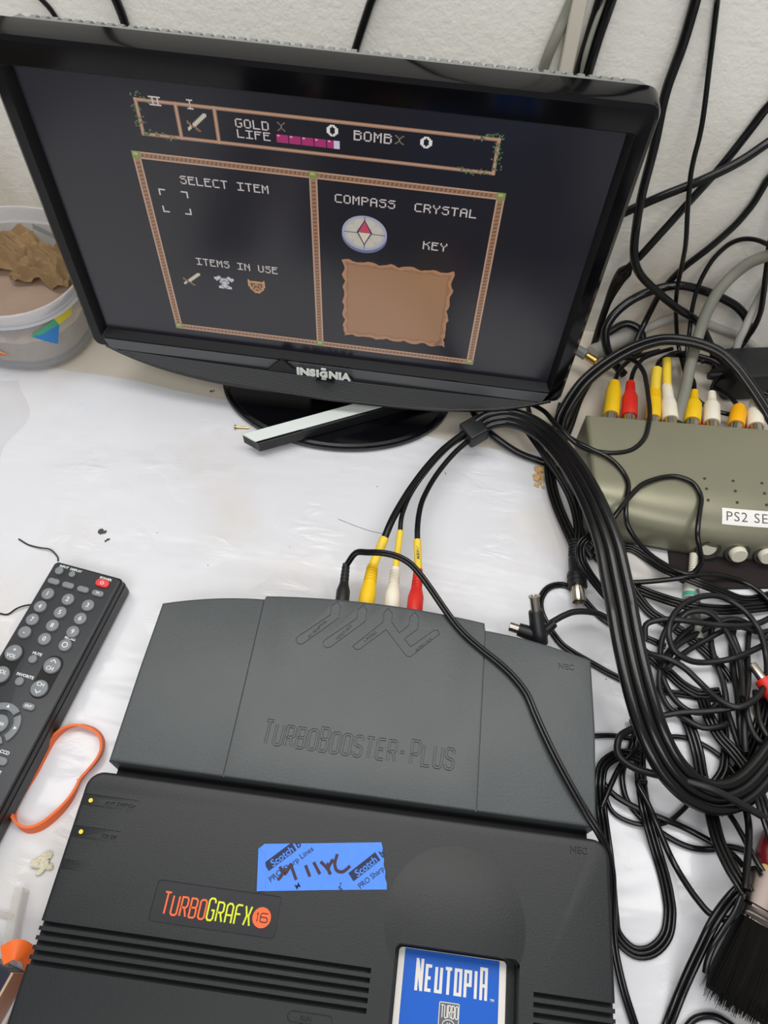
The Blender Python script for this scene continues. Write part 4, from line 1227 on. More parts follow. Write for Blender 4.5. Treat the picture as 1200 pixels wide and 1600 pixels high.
# ================================================================== banded card sleeve and clear plastic at lower left
cs = empty('card_case', 'dark navy card case edge with a pale hexagon at the lower left corner', 'card case', (-40, -112, 0), radians(-14))
bm = bmesh.new(); slab(bm, rrect(-60, -46, 19, 18.5, 1.2, 3), .5, 22, .6, 2)
build('case', bm, M['navy'], cs, smooth=0)
bm = bmesh.new(); slab(bm, rrect(18.6, -46, 20.2, 18.2, .5, 2), .5, 21.6)
build('card_edge', bm, M['tan_edge'], cs, smooth=0)
bm = bmesh.new(); slab(bm, [(11 + 7 * cos(pi / 3 * k), -16 + 8 * sin(pi / 3 * k)) for k in range(6)], 21.9, 22.2)
build('pale_hexagon', bm, M['card_white'], cs, smooth=0)
bm = bmesh.new()
pth = smooth_path([(-14, -92, 16), (-13.2, -95.8, 10), (-15, -100, 5), (-13.0, -108, 4), (-8.6, -116, 4), (-3.6, -124, 3)], 5)
def strap(bm, pts, w, th, up=Vector((0, 0, 1))):
    lps = []
    for i, p in enumerate(pts):
        t = frame_at(pts, i); s = t.cross(up); s.normalize(); u = s.cross(t)
        lps.append([p + s * w + u * th, p - s * w + u * th, p - s * w - u * th, p + s * w - u * th])
    loft(bm, lps)
strap(bm, smooth_path([(-24, -92.5, 23.4), (-18, -89.0, 24.6), (-13.5, -90.2, 20), (-11.6, -95.4, 11), (-11.0, -103, 4), (-10.5, -112, 2.6), (-9, -120, 1.8), (-7, -132, 1.4)], 6), 4.6, .5)
tag(build('rubber_band', bm, M['orange_band'], smooth=40), 'wide orange rubber strap folded over the navy card case', 'rubber band')
bm = bmesh.new()
strap(bm, [Vector(p) for p in ((-32.5, -61.0, 7), (-29.6, -78, 8), (-24.8, -97, 9), (-22.5, -104, 9.5))], 2.2, 5.5)
stp = build('clear_strip', bm, M['clear_thin'], smooth=0)
tag(stp, 'narrow frosted clear plastic strip standing behind the navy card case', 'plastic strip')
bm = bmesh.new(); tube(bm, [(-75, -71.5, 2.2), (-36.6, -74.6, 2.2), (-34.2, -74.8, 2.2)], 1.5, 12)
tag(build('clear_rod', bm, M['clear_thin']), 'short clear plastic rod lying against the frosted strip', 'plastic rod')
random.seed(9); bm = bmesh.new(); Gx = 18; gr = []
for i in range(Gx + 1):
    gr.append([bm.verts.new((-17 + 66 * i / Gx + random.uniform(-.6, .6), -117.6 - 34 * j / 10 - 3.2 * i / Gx * (1 if j == 0 else 1) + random.uniform(-.6, .6), 6 + 3.5 * sin(i * .9 + j * 1.3) + random.uniform(-1.2, 1.2))) for j in range(11)])
for i in range(Gx):
    for j in range(10): bm.faces.new((gr[i][j], gr[i + 1][j], gr[i + 1][j + 1], gr[i][j + 1]))
tag(build('plastic_wrap', bm, clear_plastic('amber_wrap', (196, 128, 92), .15, .6), smooth=0), 'crinkled amber-tinted clear wrap in front of the console', 'wrap')

# ================================================================== crumbs, screw and thread on the table
def crumb(name, cx, cy, r, seed, m, label, cat='crumb', pieces=5, flat=.55):
    random.seed(seed); bm = bmesh.new()
    for k in range(pieces):
        a, d = random.uniform(0, 2 * pi), random.uniform(0, r * .8)
        x, y = d * cos(a), d * sin(a); b = bmesh.new(); bmesh.ops.create_icosphere(b, subdivisions=2, radius=1)
        s = Vector((r * random.uniform(.25, .7), r * random.uniform(.18, .35), r * flat * random.uniform(.25, .45))); rz = random.uniform(0, pi)
        for v in b.verts:
            v.co *= random.uniform(.75, 1.25); v.co = Vector((v.co.x * s.x, v.co.y * s.y, v.co.z * s.z))
            v.co.rotate(Matrix.Rotation(rz, 3, 'Z')); v.co += Vector((x, y, s.z * 1.1))
        me = bpy.data.meshes.new('t'); b.to_mesh(me); b.free(); bm.from_mesh(me); bpy.data.meshes.remove(me)
    o = build(name, bm, M[m], smooth=20); o.location = Vector((cx, cy, 0)) * MM
    return tag(o, label, cat)
crumb('fibre_crumb', 253.0, 276, 8.0, 1, 'crumb', 'tan fibrous crumb on the table beside the selector box', pieces=7)
crumb('fibre_crumb', 256.0, 264, 4.5, 2, 'crumb', 'small tan fibre tail just below the tan fibrous crumb', pieces=3)
crumb('pale_crumb', -27.5, -45.2, 6.8, 3, 'crumb_pale', 'pale flaky crumb on the table below the orange rubber band', pieces=7)
crumb('lint', -68.6, 173.2, 4.4, 4, 'lint', 'dark grey lint tuft on the table above the remote control', 'lint', pieces=6, flat=.3)
crumb('lint', -62.5, 167.6, 2.2, 14, 'lint', 'tiny grey lint speck right of the dark lint tuft', 'lint', pieces=4, flat=.3)
crumb('black_speck', -22.6, 322.6, 2.2, 5, 'satin_black', 'black speck on the table left of the television foot', 'speck', pieces=2)
crumb('yellow_crumb', 181.4, 266.2, 1.8, 6, 'crumb', 'tiny yellow crumb right of the television foot', pieces=2)
crumb('tan_flake', 306, 193, 5, 7, 'skin_crumb', 'brown fibrous flake under the front left corner of the selector', 'flake', pieces=5)
sc_ = empty('screw', 'small brass screw on the table left of the sensor bar', 'screw', (7.0, 285.6, 1.6), radians(8))
bm = bmesh.new(); tube(bm, [(0, 0, .1), (10.5, 0, -.5)], .85, 8); build('shank', bm, M['gold'], sc_)
bm = bmesh.new(); lathe(bm, [(1.9, -.3), (2.2, -1.2), (1.2, -1.7)], (0, 0, .15), (1, 0, 0), 14); build('head', bm, M['gold'], sc_)
def thread(pts, r, m, label, name='thread'):
    bm = bmesh.new(); tube(bm, smooth_path(pts, 5), r, 6)
    return tag(build(name, bm, M[m]), label, 'thread')
thread([(-125.6, 159.0, .9), (-117, 155.4, .9), (-108, 153.8, 1.6), (-99, 153.0, 2.2), (-92.5, 148.6, 1.0), (-91, 145.4, .7)], .55, 'satin_black', 'black wire thread behind the top end of the remote control')
thread([(-118, 100.5, .8), (-110, 100.2, .8), (-105, 104.6, 2.0), (-100.5, 107.4, 2.2), (-96.2, 109.6, 1.0)], .6, 'satin_black', 'black wire thread beside the left long edge of the remote')
thread([(103.4, 210.6, .25), (118, 206.2, .25), (130, 203.4, .25), (138.6, 202.6, .25)], .12, 'satin_black', 'fine dark hair on the table above the yellow dock plug', 'hair')

# thin dark brown slab under the selector's front edge and a power adapter by the wall
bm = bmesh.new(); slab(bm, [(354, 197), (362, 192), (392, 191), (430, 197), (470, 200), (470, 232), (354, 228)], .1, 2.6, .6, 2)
tag(build('dark_slab', bm, mat('dark_brown_matte', (34, 27, 26), .9), smooth=0), 'thin dark brown-black slab under the front edge of the selector box', 'pad')
pa = empty('power_adapter', 'black power adapter by the wall behind the last plugs at right', 'power adapter', (452, 405, 0), radians(12))
bm = bmesh.new(); slab(bm, rrect(-42, -18, 42, 18, 4, 4), .4, 30, 3, 3, 2); build('case', bm, M['satin_black'], pa)
bm = bmesh.new(); lathe(bm, [(.1, 0), (4, 0), (3.2, 12), (.1, 12)], (-41, 0, 14), (-1, 0, 0), 16); build('strain_relief', bm, M['satin_black'], pa)

# clear plastic bag at the left edge of the table
random.seed(33); bm = bmesh.new(); n = 22; g = []
for i in range(n + 1):
    row = []
    for j in range(n + 1):
        u, v = i / n, j / n
        edge = -181 + 17 * sin(pi * v) + 5 * sin(v * 11)
        x = -300 + (edge + 300) * u; y = 190 + 118 * v - 20 * (1 - u) * v
        zz = 17 * (1 - u ** 3) * sin(pi * min(1, max(0, v))) ** .5 * (.6 + .4 * abs(sin(u * 9 + v * 6))) + random.uniform(0, 1.6) + .4
        row.append(bm.verts.new((x, y, zz)))
    g.append(row)
for i in range(n):
    for j in range(n): bm.faces.new((g[i][j], g[i + 1][j], g[i + 1][j + 1], g[i][j + 1]))
tag(build('plastic_bag', bm, clear_plastic('clear_bag_film', (222, 222, 222), .12, .13), smooth=25), 'crinkled clear plastic bag at the left frame edge below the tub', 'bag')
# ================================================================== cables, every run in millimetres
CABLES = [
  ('black_cable', 1.7, 1, 'cable', 'thin black cord on the wall at the far left above the television',
   [(-244.6,445.1,476.1),(-207.9,445.8,395.7),(-172.2,446.4,317.7),(-136.5,447,239.6),(-129.5,447.9,229.1),(-126,447.9,216.7),(-127.3,447.9,207.4),(-128.4,446,199.6)]),
  ('black_cable', 3, 1, 'cable', 'thicker black cord on the wall, second from the left above the television',
   [(-128,444.6,503.6),(-112.5,445.1,416.6),(-97.4,445.6,332.1),(-82.3,446,247.6),(-79.7,446.6,235.6),(-78.3,446.6,225),(-78.7,446,213),(-78.7,445,209)]),
  ('black_cable', 2.7, 1, 'cable', 'single black cord running down the wall above the middle of the television',
   [(193.8,443.9,505.7),(160.7,444.6,423.7),(128.6,445.3,344.2),(96.5,446,264.6),(91.7,446.9,254.2),(88,446.9,243.8),(84.4,446.2,233.2),(80.7,445.8,221.5),(78.3,446.6,212.6),(75.9,446.2,202.6),(74.7,446,197.4)]),
  ('network_cable', 3.6, 1, 'cable_grey', 'grey cable on the wall left of the offwhite raceway',
   [(276.9,442.4,529.3),(257.7,443.3,443),(239,444.2,359.2),(220.4,445,275.5),(218.2,446,265.5),(216,446,255.8),(213.4,443.9,246.5),(210.7,443.4,234.9),(209.4,445.6,221.6),(210.1,446,209.6),(211.4,445,198.4)]),
  ('black_cable', 3, 1, 'cable', 'black cord right beside the offwhite wall raceway',
   [(242.7,440.9,536.6),(240.2,442.3,448.3),(237.7,443.6,362.5),(235.3,445,276.8),(235.3,446.6,267.5),(234.7,446.6,256.6),(233.9,444.9,246.2),(233.1,442.8,236),(233,443.6,223.1),(233.4,444.3,214.1),(234.5,444,201.3)]),
  ('black_cable', 1.6, 1, 'cable_grey', 'slim dark grey cord between two black cords above the television',
   [(248.8,433.6,538.1),(244.7,436.1,449.8),(240.9,438.6,364.1),(237,441,278.4),(237.5,445.8,268),(236.1,443.9,258.3),(234.8,442,248.5),(234,440.2,238.3),(234.2,441.8,225.8),(235.3,442.2,214.1),(236.6,441,203.1)]),
  ('black_cable', 3.2, 1, 'cable', 'black cord farthest right in the bundle above the television corner',
   [(258.8,441.1,536.9),(253.4,442.4,448.7),(248.1,443.7,363),(242.9,445,277.4),(242.6,446.4,268.2),(241.8,446.4,258.8),(240.7,445.2,249.6),(239.8,443.2,239.4),(239.3,443,227.8),(239.7,445.2,218.5),(240.1,445.1,205.7),(240.3,445,201.4)]),
  ('black_cable', 3.3, 1, 'cable', 'black cord from the right frame edge slanting to the television side',
   [(499.6,443.9,429.7),(457.5,441.6,352),(416.7,439.3,276.6),(375.8,437,201.2),(368.7,434.9,194),(361.3,433,186.7),(353.1,431.6,179.8),(344.2,430.8,173.1),(335,430.4,166.5),(325.5,430.5,160.1),(315.9,430.7,153.7),(305.5,431.1,146),(295,431.3,138),(288.8,433.7,130.9),(282.4,436,123.7)]),
  ('black_cable', 3.4, 1, 'cable', 'thick black cord hanging beside the television right edge from the top',
   [(256.6,441.7,539.2),(268.3,442.8,451.6),(279.7,443.9,366.5),(291,445,281.5),(292.7,446.2,272.6),(293.5,446.2,262.7),(294.2,446.2,252.4),(294.4,445.9,242.1),(293.5,443.5,232.8),(292.8,440.9,223.3),(293.1,438.2,213.1),(294.2,435.4,202.3),(295.4,432.6,191.1),(296.3,430.7,179.7),(297.1,429.4,167.8),(298.2,428.5,155.1),(299.5,428.4,145.7),(301.1,428.5,135.9),(302.9,427.7,126.4),(304.4,425.1,117.7),(306.4,421.8,109.3),(310.1,419.7,100.3),(316.9,419,91.2),(325.9,419.4,83.1),(335.8,420.2,75.5),(347.4,420.3,67.4),(359.7,420.9,59.4),(371,423.1,52.5),(381.5,424.2,45.5),(390.6,420.9,37.1),(398.5,416,28.4),(405.6,411.8,20.3),(412.6,407.4,12)]),
  ('thin_cable', 1.8, 1, 'cable', 'thin black wire hanging in the middle of the right wall area',
   [(216.3,421.3,529.2),(245.3,427.7,446),(273.4,433.8,365.1),(301.5,440,284.3),(306,447.8,273.1),(308.6,447.8,263.8),(311.3,447.8,254.2),(314.1,447.8,244.2),(316.1,444.8,235),(318.1,441.1,225.8),(320,437.2,216.5),(321.8,433.5,206.8),(323.2,430.5,196.6),(324.1,428.1,185.9),(325.9,425.9,174.3),(329.3,423.8,161.5),(331.7,422.1,152.9),(335.6,419.5,140.2),(338.3,417.7,131.6),(341.1,416.9,122),(343.8,417.2,110.4),(347,419.4,96.9),(351.1,421.9,80.6),(353.7,423.5,71.9),(356.6,425.9,63.5),(359.7,428,55.3),(365.8,429.9,40.1),(371,428.5,27.4),(375.2,422.7,18.3),(378,411,14.6),(379.7,396.3,14),(381.1,381.4,14)]),
  ('black_cable', 2.7, 1, 'cable', 'black cord curving from the right edge down behind the cable tangle',
   [(412.7,439.1,432.6),(405.1,440.7,344.6),(397.8,442.4,259.1),(390.4,444,173.6),(388.5,446.9,164.1),(387.8,446.9,154.7),(386.8,446.3,145.4),(384.1,444.7,136.6),(380.4,442.8,128.2),(374.2,440.6,117.8),(367.3,438.7,107.3),(361.6,437.9,99),(356.2,438.1,89.6),(351.8,438.9,78.8),(348.4,439.7,66.8),(346,440,54.1),(344.7,438.8,41.3),(342.7,434.6,31.1),(339.8,427.4,23.8),(337.1,418.1,16.9),(334.6,408.7,10)]),
  ('thin_cable', 1.9, 1, 'cable', 'thin black arch at the right edge crossing the thick grey cable',
   [(563.2,366.6,328.6),(511,384.7,259.6),(460.3,402.4,192.7),(409.6,420,125.7),(404.5,427.7,123.9),(398.9,438.6,119.4),(392.1,444.6,114.8),(385.5,446.6,108.6),(380.3,445.5,101.1),(376.2,442.9,93),(373.4,439,80.6),(372.7,436,71.8),(373,432.6,62.9),(374,428.7,54),(375.6,424.2,45.4),(376.7,418,38.1),(376.5,406.9,31.3),(376.3,394.4,25.8),(377.6,382.2,20.5),(381.7,372.8,16.7),(387.5,364.3,13.7),(399.4,357.3,11.5),(409,354.6,11.7),(418.9,352.8,12)]),
  ('thin_cable', 2.4, 1, 'cable', 'black cord dropping down the right frame edge behind the plugs',
   [(362.8,446.4,373.7),(379,443.6,286.8),(394.7,440.8,202.5),(410.4,438,118.2),(413.2,435.2,108.7),(416.3,432.8,98.8),(419.8,431.1,87.9),(423.7,429.1,76),(427.4,426.3,63.1),(428.8,424.5,50.6),(428.4,423.7,38.8),(425.8,423.1,28.9),(418.9,419.3,20.5),(410.5,416.5,15.2),(401.8,415.4,11.7),(397.4,414.8,10)]),
  ('network_cable', 3.4, 1, 'cable_pale', 'pale grey cable low on the wall behind the cable tangle',
   [(466.2,446,347.7),(454.3,446,260.2),(442.8,446,175.3),(431.3,446,90.3),(429,443,80.9),(427,439.4,70.8),(425.4,435,60),(424.1,430.4,51),(423.1,425.6,41.7),(422.3,421.6,30.7),(423.9,417.6,19.5),(428.1,413.8,8)]),
  ('network_cable', 3.6, 1, 'cable_pale', 'pale grey cable lying at the foot of the wall',
   [(338.5,439.9,4),(349.4,446,11),(356.3,446,18.4),(363.7,446,24.6),(372.6,446,29.3),(383.7,446,30.2),(396.9,446,27.3),(409.9,446,23.3),(423.1,446,19.3),(436.4,446,14.9),(449.8,446,6.7),(455.5,443.9,4)]),
  ('network_cable', 7, 1, 'cable_pale', 'stubby thick pale grey cable end beside the television edge',
   [(300.9,410.7,9),(312.6,421.8,9.5),(326.4,432.3,9.4),(333.7,438.1,9.7),(340.4,442.6,11.2)]),
  ('network_cable', 4.6, 1, 'cable_grey', 'thick greenish grey cable arching down from the right frame edge',
   [(515.7,414.4,360.5),(481.1,418,279.2),(447.6,421.5,200.3),(414.1,425,121.4),(408.5,428.1,113.6),(400.8,431.9,103.5),(394.6,432.2,92.5),(389.9,429.8,84.4),(385.9,426.4,76),(383.5,422,66.7),(382.2,417.4,56.8),(381.6,411.2,46.2),(380.5,403.4,38.7),(378.3,393.9,34.7),(375.9,381.8,31),(373.6,368.2,26.9),(371,356.7,24.3),(368.3,344.8,21.3),(365.6,332.4,18)]),
  ('black_cable', 3.7, 1, 'cable', 'black arch of thick cord against the wall right of the television',
   [(329.3,392.2,6),(317.2,396.2,15),(308.9,402.6,25.1),(305,411,35.9),(307.6,417.4,44.1),(312.9,422.7,50.7),(319.4,426.9,56),(326.9,430.3,60.7),(335.2,432.8,64.8),(345,434.9,68.6),(356.9,436.6,70.8),(367.6,437.5,69.7),(378.9,438.4,67),(390.7,438.7,63.6),(402.5,438.4,59.4),(413.9,437.5,54.1),(424.5,434,46),(428.7,427.7,35.7),(425.6,422.7,26.8),(420.3,419,19.7),(413.7,415.9,13.7),(406.5,412.7,8)]),
  ('black_cable', 3.4, 1, 'cable', 'short black loop beside the stubby pale cable end',
   [(306.4,426.3,12),(316.5,432.7,17.6),(328.4,438.3,22.6),(339.9,434.6,21.6),(344,426.2,17.9),(341.4,416.1,13.3),(331.3,411.2,11.8),(318.7,406.3,10.6),(311.7,403.5,10)]),
  ('thin_cable', 2.2, 1, 'cable', 'black cord running left to right just behind the white plugs',
   [(360.5,405.4,8),(367.1,412.2,14.8),(379.8,413.6,18.8),(390.7,411.9,19),(401.9,409.4,18.7),(411.7,405.1,17.1),(420.2,399.3,14.3),(429,394.7,12.1),(438,391,10.4),(447.2,387.6,8.9),(460.6,383.1,8),(479.3,376.5,7),(498,370,6),(517.2,363.3,5)]),
  ('thin_cable', 2.2, 1, 'cable', 'straight black cord above the right hand plugs, nearer the wall',
   [(400.6,417.7,10),(411.9,422.1,11.3),(423.3,426.1,12.4),(435.8,429.2,12.5),(448.6,430.8,11.8),(461.5,431.4,10.6),(467.9,431.7,10),(487.7,432.7,9.1),(507.4,433.6,8.2),(527.8,434.6,7.3)]),
  ('black_cable', 2.6, 1, 'cable', 'straight black cord above the right hand plugs, nearer the selector',
   [(393.7,428.1,16),(404.9,425.5,15.7),(416,422.9,15.4),(426.9,419.5,15.1),(437.6,414.9,14.8),(447.6,411.2,13.7),(457.5,407.3,12.6),(462.5,405.3,12),(480.9,398.1,10.9),(499.3,390.9,9.9),(518.2,383.4,8.8)]),
  ('black_cable', 2.6, 1, 'cable', 'lowest straight black cord behind the right hand plugs',
   [(392.6,419,9),(403.7,417.1,9.2),(414.8,415,9.3),(425.1,411.9,9),(434.5,407.5,8.1),(444.1,404.3,7.8),(453.8,402.1,7.9),(463.5,400.1,8),(482.9,395.9,8),(502.2,391.7,8),(522.2,387.4,8)]),
  ('twin_cable', 2.9, 2, 'cable', 'glossy twin cable arching high over the row of coloured plugs',
   [(270.1,312.4,8),(270.7,324.1,14.6),(274.8,334.1,20.1),(280,343.6,25.4),(286.2,352.6,30.3),(293.7,360.5,34.5),(301.9,367.7,38.3),(310.4,374.2,41.6),(319.4,380.1,44.7),(328.5,385,47.1),(337.7,389,48.9),(347.1,391.9,50.2),(356.4,393,50.9),(365.9,392.9,51.1),(376.3,391.9,50.7),(387.7,389.4,49.5),(397.3,385.7,47.5),(405.1,380.6,44.7),(412.1,374.9,41.6),(418.4,368.7,38.1),(424.5,362.4,34.6),(430.4,355.9,31),(436.8,348.4,26.8),(443.9,339.8,22),(456.3,325,17.9),(468.8,310.1,13.7),(481.6,294.8,9.5)]),
  ('black_cable', 3.2, 1, 'cable', 'black cord running from behind the selector down along its left end',
   [(313.9,403.4,12),(306.4,391.2,11.4),(299.4,379.1,10.7),(293.4,366.4,9.6),(288.4,353.7,8.2),(285,341.6,7.1),(281.9,329.4,6.3),(277.6,315.8,5),(272.1,303.8,4.2),(268.8,298.6,4)]),
  ('ribbon_cable', 1.29, 3, 'cable', 'ribbon cable under the selector front leading to the far right edge',
   [(296.6,217.8,1.4),(306.1,215.5,1.4),(316.2,215.3,1.4),(326.4,215.9,1.4),(336.8,209,2.1),(345.5,199.6,6),(352.8,193.9,9.7),(360.7,189.6,12.6),(369.3,186.4,13.2),(379.1,184.7,11),(389.9,184.3,6.8),(401.7,183.1,3.2),(412,184.6,1.7),(421,188.2,1.4),(430,192.1,1.4),(448.3,199.8,1.5),(466.5,207.4,1.5),(485.4,215.3,1.5)]),
  ('ribbon_cable', 1.44, 3, 'cable', 'wide ribbon cable sweeping right below the round selector buttons',
   [(290.4,215.2,4.3),(298.4,206.4,2.3),(305.3,200.1,1.6),(312.3,193.9,1.6),(319.5,187.8,1.6),(327,182.5,1.9),(335.2,178.3,3.5),(343.2,174.2,6.6),(350.5,170.2,10.2),(362.5,166.5,13.4),(371.7,166.6,12.5),(382.4,168.9,9.2),(393.1,172,6),(402.9,174.6,5),(412.6,177.3,4.3),(423,180.7,2.6),(428.3,182.5,1.6),(447.1,188.6,1.6),(465.8,194.7,1.6),(485.2,201,1.6)]),
  ('black_cable', 1.9, 1, 'cable', 'single black cord bowed right in front of the selector buttons',
   [(311.4,185.1,2.9),(321,184.5,4.8),(330.2,185.3,6.1),(342.3,186.5,9.5),(354,187.6,14),(363,190.1,15),(373.4,193.8,13.1),(385.7,197.3,8.9),(398.2,198.8,4.7),(409,196.7,3.2),(418.9,187.8,4.9),(425.1,176.8,6.1),(437.6,161.4,6.1),(450.1,146,6.1),(462.9,130.1,6.1)]),
  ('ribbon_cable', 1.29, 2, 'cable', 'looped twin ribbon cable passing behind the metal plug and dock corner',
   [(376.4,105.7,1.4),(366.5,105.2,1.4),(354.7,105.6,1.4),(342.6,105.8,1.4),(330.3,106.8,1.4),(317.8,109.1,1.4),(305.2,113.7,1.4),(296.7,117.7,1.4),(288.1,121.8,1.4),(279.9,125.9,1.4),(272.4,131,1.4),(264.4,141.6,1.4),(258.5,153.6,1.4),(258.1,163.9,1.4),(263.8,173.8,1.4),(274.2,177.4,1.4),(283.6,173.4,1.4),(290.3,166.2,1.4),(299,156.8,1.4),(309.2,150.3,1.4),(321.4,146,1.4),(330.8,143.9,1.4),(340.4,140.8,1.4),(345.2,139.1,1.4)]),
  ('ribbon_cable', 1.29, 3, 'cable', 'flat ribbon cable looping at the foot of the black plug',
   [(304.6,200.9,28.2),(296.2,202.7,31.4),(287.1,202.5,31.9),(280.7,196.6,28.7),(281.9,187.4,23.7),(288.3,179.8,18.5),(295.8,173.6,13.8),(302.6,168.9,9.5),(308.9,163.8,5.6),(317.2,154.8,1.4)]),
  ('ribbon_cable', 1.44, 3, 'cable', 'flat ribbon cable running diagonally under the round cable coils',
   [(321,180,8.3),(327.8,172.5,4.4),(336.7,163.9,1.8),(344.5,159.1,1.6),(352.3,154.7,1.6),(361.8,148.3,1.6),(370.9,140.8,1.6),(379.6,131.5,1.6),(384.4,123.3,1.6),(386.6,119.1,1.6)]),
  ('ribbon_cable', 1.37, 3, 'cable', 'flat ribbon cable diagonal just right of the thick cable bundle',
   [(320.8,140.5,1.5),(327.7,134.1,1.5),(337.4,126.2,1.5),(346.3,119.1,1.6),(353.8,111.5,2.8),(363.9,106.6,4.1),(373.1,108.2,4.2),(377.8,109.3,4.2)]),
  ('ribbon_cable', 1.52, 4, 'cable', 'broad stack of flat cables fanning up to the right frame edge',
   [(359.5,34.1,1.7),(369.4,41.5,1.7),(376.1,47.6,1.7),(382.8,55.2,1.7),(389.8,64.6,3),(394.4,74.2,7),(397.9,85,11),(401.1,93.7,11.3),(406,103.8,8.7),(412.5,115.1,3.8),(421.7,132.4,1.7),(430.9,149.6,1.7),(440.4,167.4,1.7)]),
  ('ribbon_cable', 1.52, 4, 'cable', 'second broad stack of flat cables curving along the right edge',
   [(366,34.3,4.9),(374.2,38.7,4.9),(382.1,43.5,5),(391.5,52.8,6.3),(397.8,63.2,10.1),(402.4,74.2,13.3),(406.4,85.1,14.7),(413.6,103.5,14.7),(420.9,121.9,14.7),(428.3,140.9,14.7)]),
  ('thin_cable', 1.7, 1, 'cable', 'black wire bowed across the open table below the round coils',
   [(292.8,69.5,1.9),(305.2,71.4,1.9),(314.3,71.1,1.9),(326.8,71.9,1.9),(335.7,74,1.9),(345.3,76,1.9),(354.3,75.9,1.9),(365,72.4,1.9),(373.2,66.9,2.3),(378.7,57.9,5.3),(381.2,47.3,8.2),(382.8,40.3,8.5)]),
  ('twin_cable', 1.6, 2, 'cable', 'twin cable bending down to the left under the ribbon at right',
   [(377.9,101.4,4.5),(378.3,89.3,2.1),(377.2,76.2,3.2),(375.1,66.5,5.1),(372.1,56.8,5.6),(364.4,47,4.9),(355.1,41.2,2.9),(352.2,39.5,1.8)]),
  ('black_cable', 1.9, 1, 'cable', 'black cord from the tangle over to the paint brush handle, lower of two',
   [(320.3,81.5,2.1),(317.8,71,3.3),(314.9,61.9,2.8),(311.4,53.6,2.2),(309.5,44.8,2.1),(311.7,32.2,2.1),(319.5,23.3,2.1),(329.2,17.2,2.1),(339.6,12.2,2.1),(349.7,9.7,2.1),(361,10.4,2.1),(370.2,13.1,2.1),(381.1,12.4,2.1),(383.9,10.2,2.1)]),
  ('thin_cable', 1.5, 1, 'cable', 'thin wire drooping in a shallow curve beside the dock corner',
   [(352.4,39.4,6.2),(347.2,32.3,3.2),(336.7,23.2,2.8),(326.9,19.6,4),(314.2,19.2,2.8),(302.7,24.2,1.7),(297.6,36.3,1.6)]),
  ('black_cable', 1.9, 1, 'cable', 'black cord from the dock side to the paint brush, upper of two',
   [(296.9,51.7,2.1),(296.1,42.2,3.6),(302.1,34.2,5.1),(312,29,5.6),(323.2,25.5,5.6),(334.1,22.7,5.8),(344.8,20.4,3.7),(354.8,16.7,3.6),(363.6,12.4,5.5),(372.7,8.2,4.2),(378.5,3.9,2.1)]),
  ('thin_cable', 1.7, 1, 'cable', 'thin wire slanting behind the ribbon to the brush ferrule',
   [(365.1,38,8.2),(370.6,28.5,12.2),(373.4,18,17.1),(375.2,9.7,20.5),(378.2,0.6,23.5),(379.3,-1.9,23.9)]),
  ('ribbon_cable', 1.33, 3, 'cable', 'flat ribbon cable making the large hanging U beside the console',
   [(321.2,74.8,6.6),(320.8,63.7,5.6),(321.1,53.5,2.9),(320.7,42.6,4),(320.4,30.4,7.7),(322.2,19.7,7.4),(325.7,10.3,4.1),(329,1,1.8),(331.4,-8.4,1.5),(332.8,-17.7,1.5),(333.1,-26.9,1.5),(329.9,-38.5,1.5),(321,-47.1,1.5),(310.9,-48.7,1.5),(301.8,-41.6,1.5),(300.1,-32.1,1.5),(299.6,-22.3,1.5),(299.2,-12.2,1.5),(298.7,-2,1.5),(297.6,8.5,1.5),(296.2,18.7,2.5),(294.6,28,5.1),(293.8,38.5,7.1),(296.9,50.5,6),(307.2,58.6,4.9),(316.2,59.4,4.6),(321,58.4,4)]),
  ('black_cable', 1.9, 1, 'cable', 'black cord falling from the tangle in a long curve to the brush',
   [(322.3,42.9,8.7),(316.6,42.1,9.2),(320.2,32.3,11),(324.5,22.3,10.8),(329.4,12.9,7.9),(334.1,4.2,5.1),(337.8,-4.1,6.2),(340.9,-11.9,9.9),(344.7,-19.6,13.8),(350.4,-26.9,18),(359.5,-27.5,22.1),(365.4,-18.5,24.1)]),
  ('thin_cable', 1.7, 1, 'cable', 'black wire leaning from the tangle down to the dock corner',
   [(323.7,65.4,9.4),(315.6,60.1,8.5),(307.6,51.6,6.8),(301.2,40.1,7.8),(295.6,28.2,8.7),(294,24.3,8.3)]),
  ('twin_cable', 1.7, 2, 'cable', 'twin cable slanting down left from the brush to the bottom edge',
   [(366.6,-11,23.9),(360.4,-17.4,21.4),(353,-25.3,22.2),(347.2,-33.8,21.4),(343.3,-42.4,17.5),(339.4,-51.1,13.2),(335.7,-59.8,9),(332.6,-67.9,5),(328.1,-78.4,2),(325.5,-83.6,1.9),(320.7,-94.1,1.9),(316,-104.6,1.9),(311.1,-115.4,1.9)]),
  ('thin_cable', 1.7, 1, 'cable', 'black wire along the left side of the brush bristles',
   [(363.3,-16.6,27.8),(359.3,-24.8,26.4),(353.2,-33.4,23.9),(347.6,-41.4,22.7),(344.3,-49.3,19.9),(343.5,-54.9,17.3)]),
  ('ribbon_cable', 1.52, 3, 'cable', 'flat ribbon cable running down from the tangle to the brush ferrule',
   [(350.6,96.4,1.7),(354.1,88,2.6),(356,79.1,4),(358.2,66.5,4.2),(358,54,6.2),(358,42.6,9.6),(358.9,32.5,11.4),(358.5,21.9,15.1),(358.1,11.8,19.6),(359.3,2.6,23.7),(361.3,-5.6,27.5),(365.5,-15.1,31.2)]),
  ('black_cable', 2.1, 1, 'cable', 'short vertical black cord left of the red brush handle',
   [(379.2,48.5,12.1),(379.4,37.7,13.5),(378,25.9,17.7),(375.6,17.9,21.3),(372.5,10.1,25),(367.8,-1,30.1),(364,-10.9,33.4),(363,-14.1,34)]),
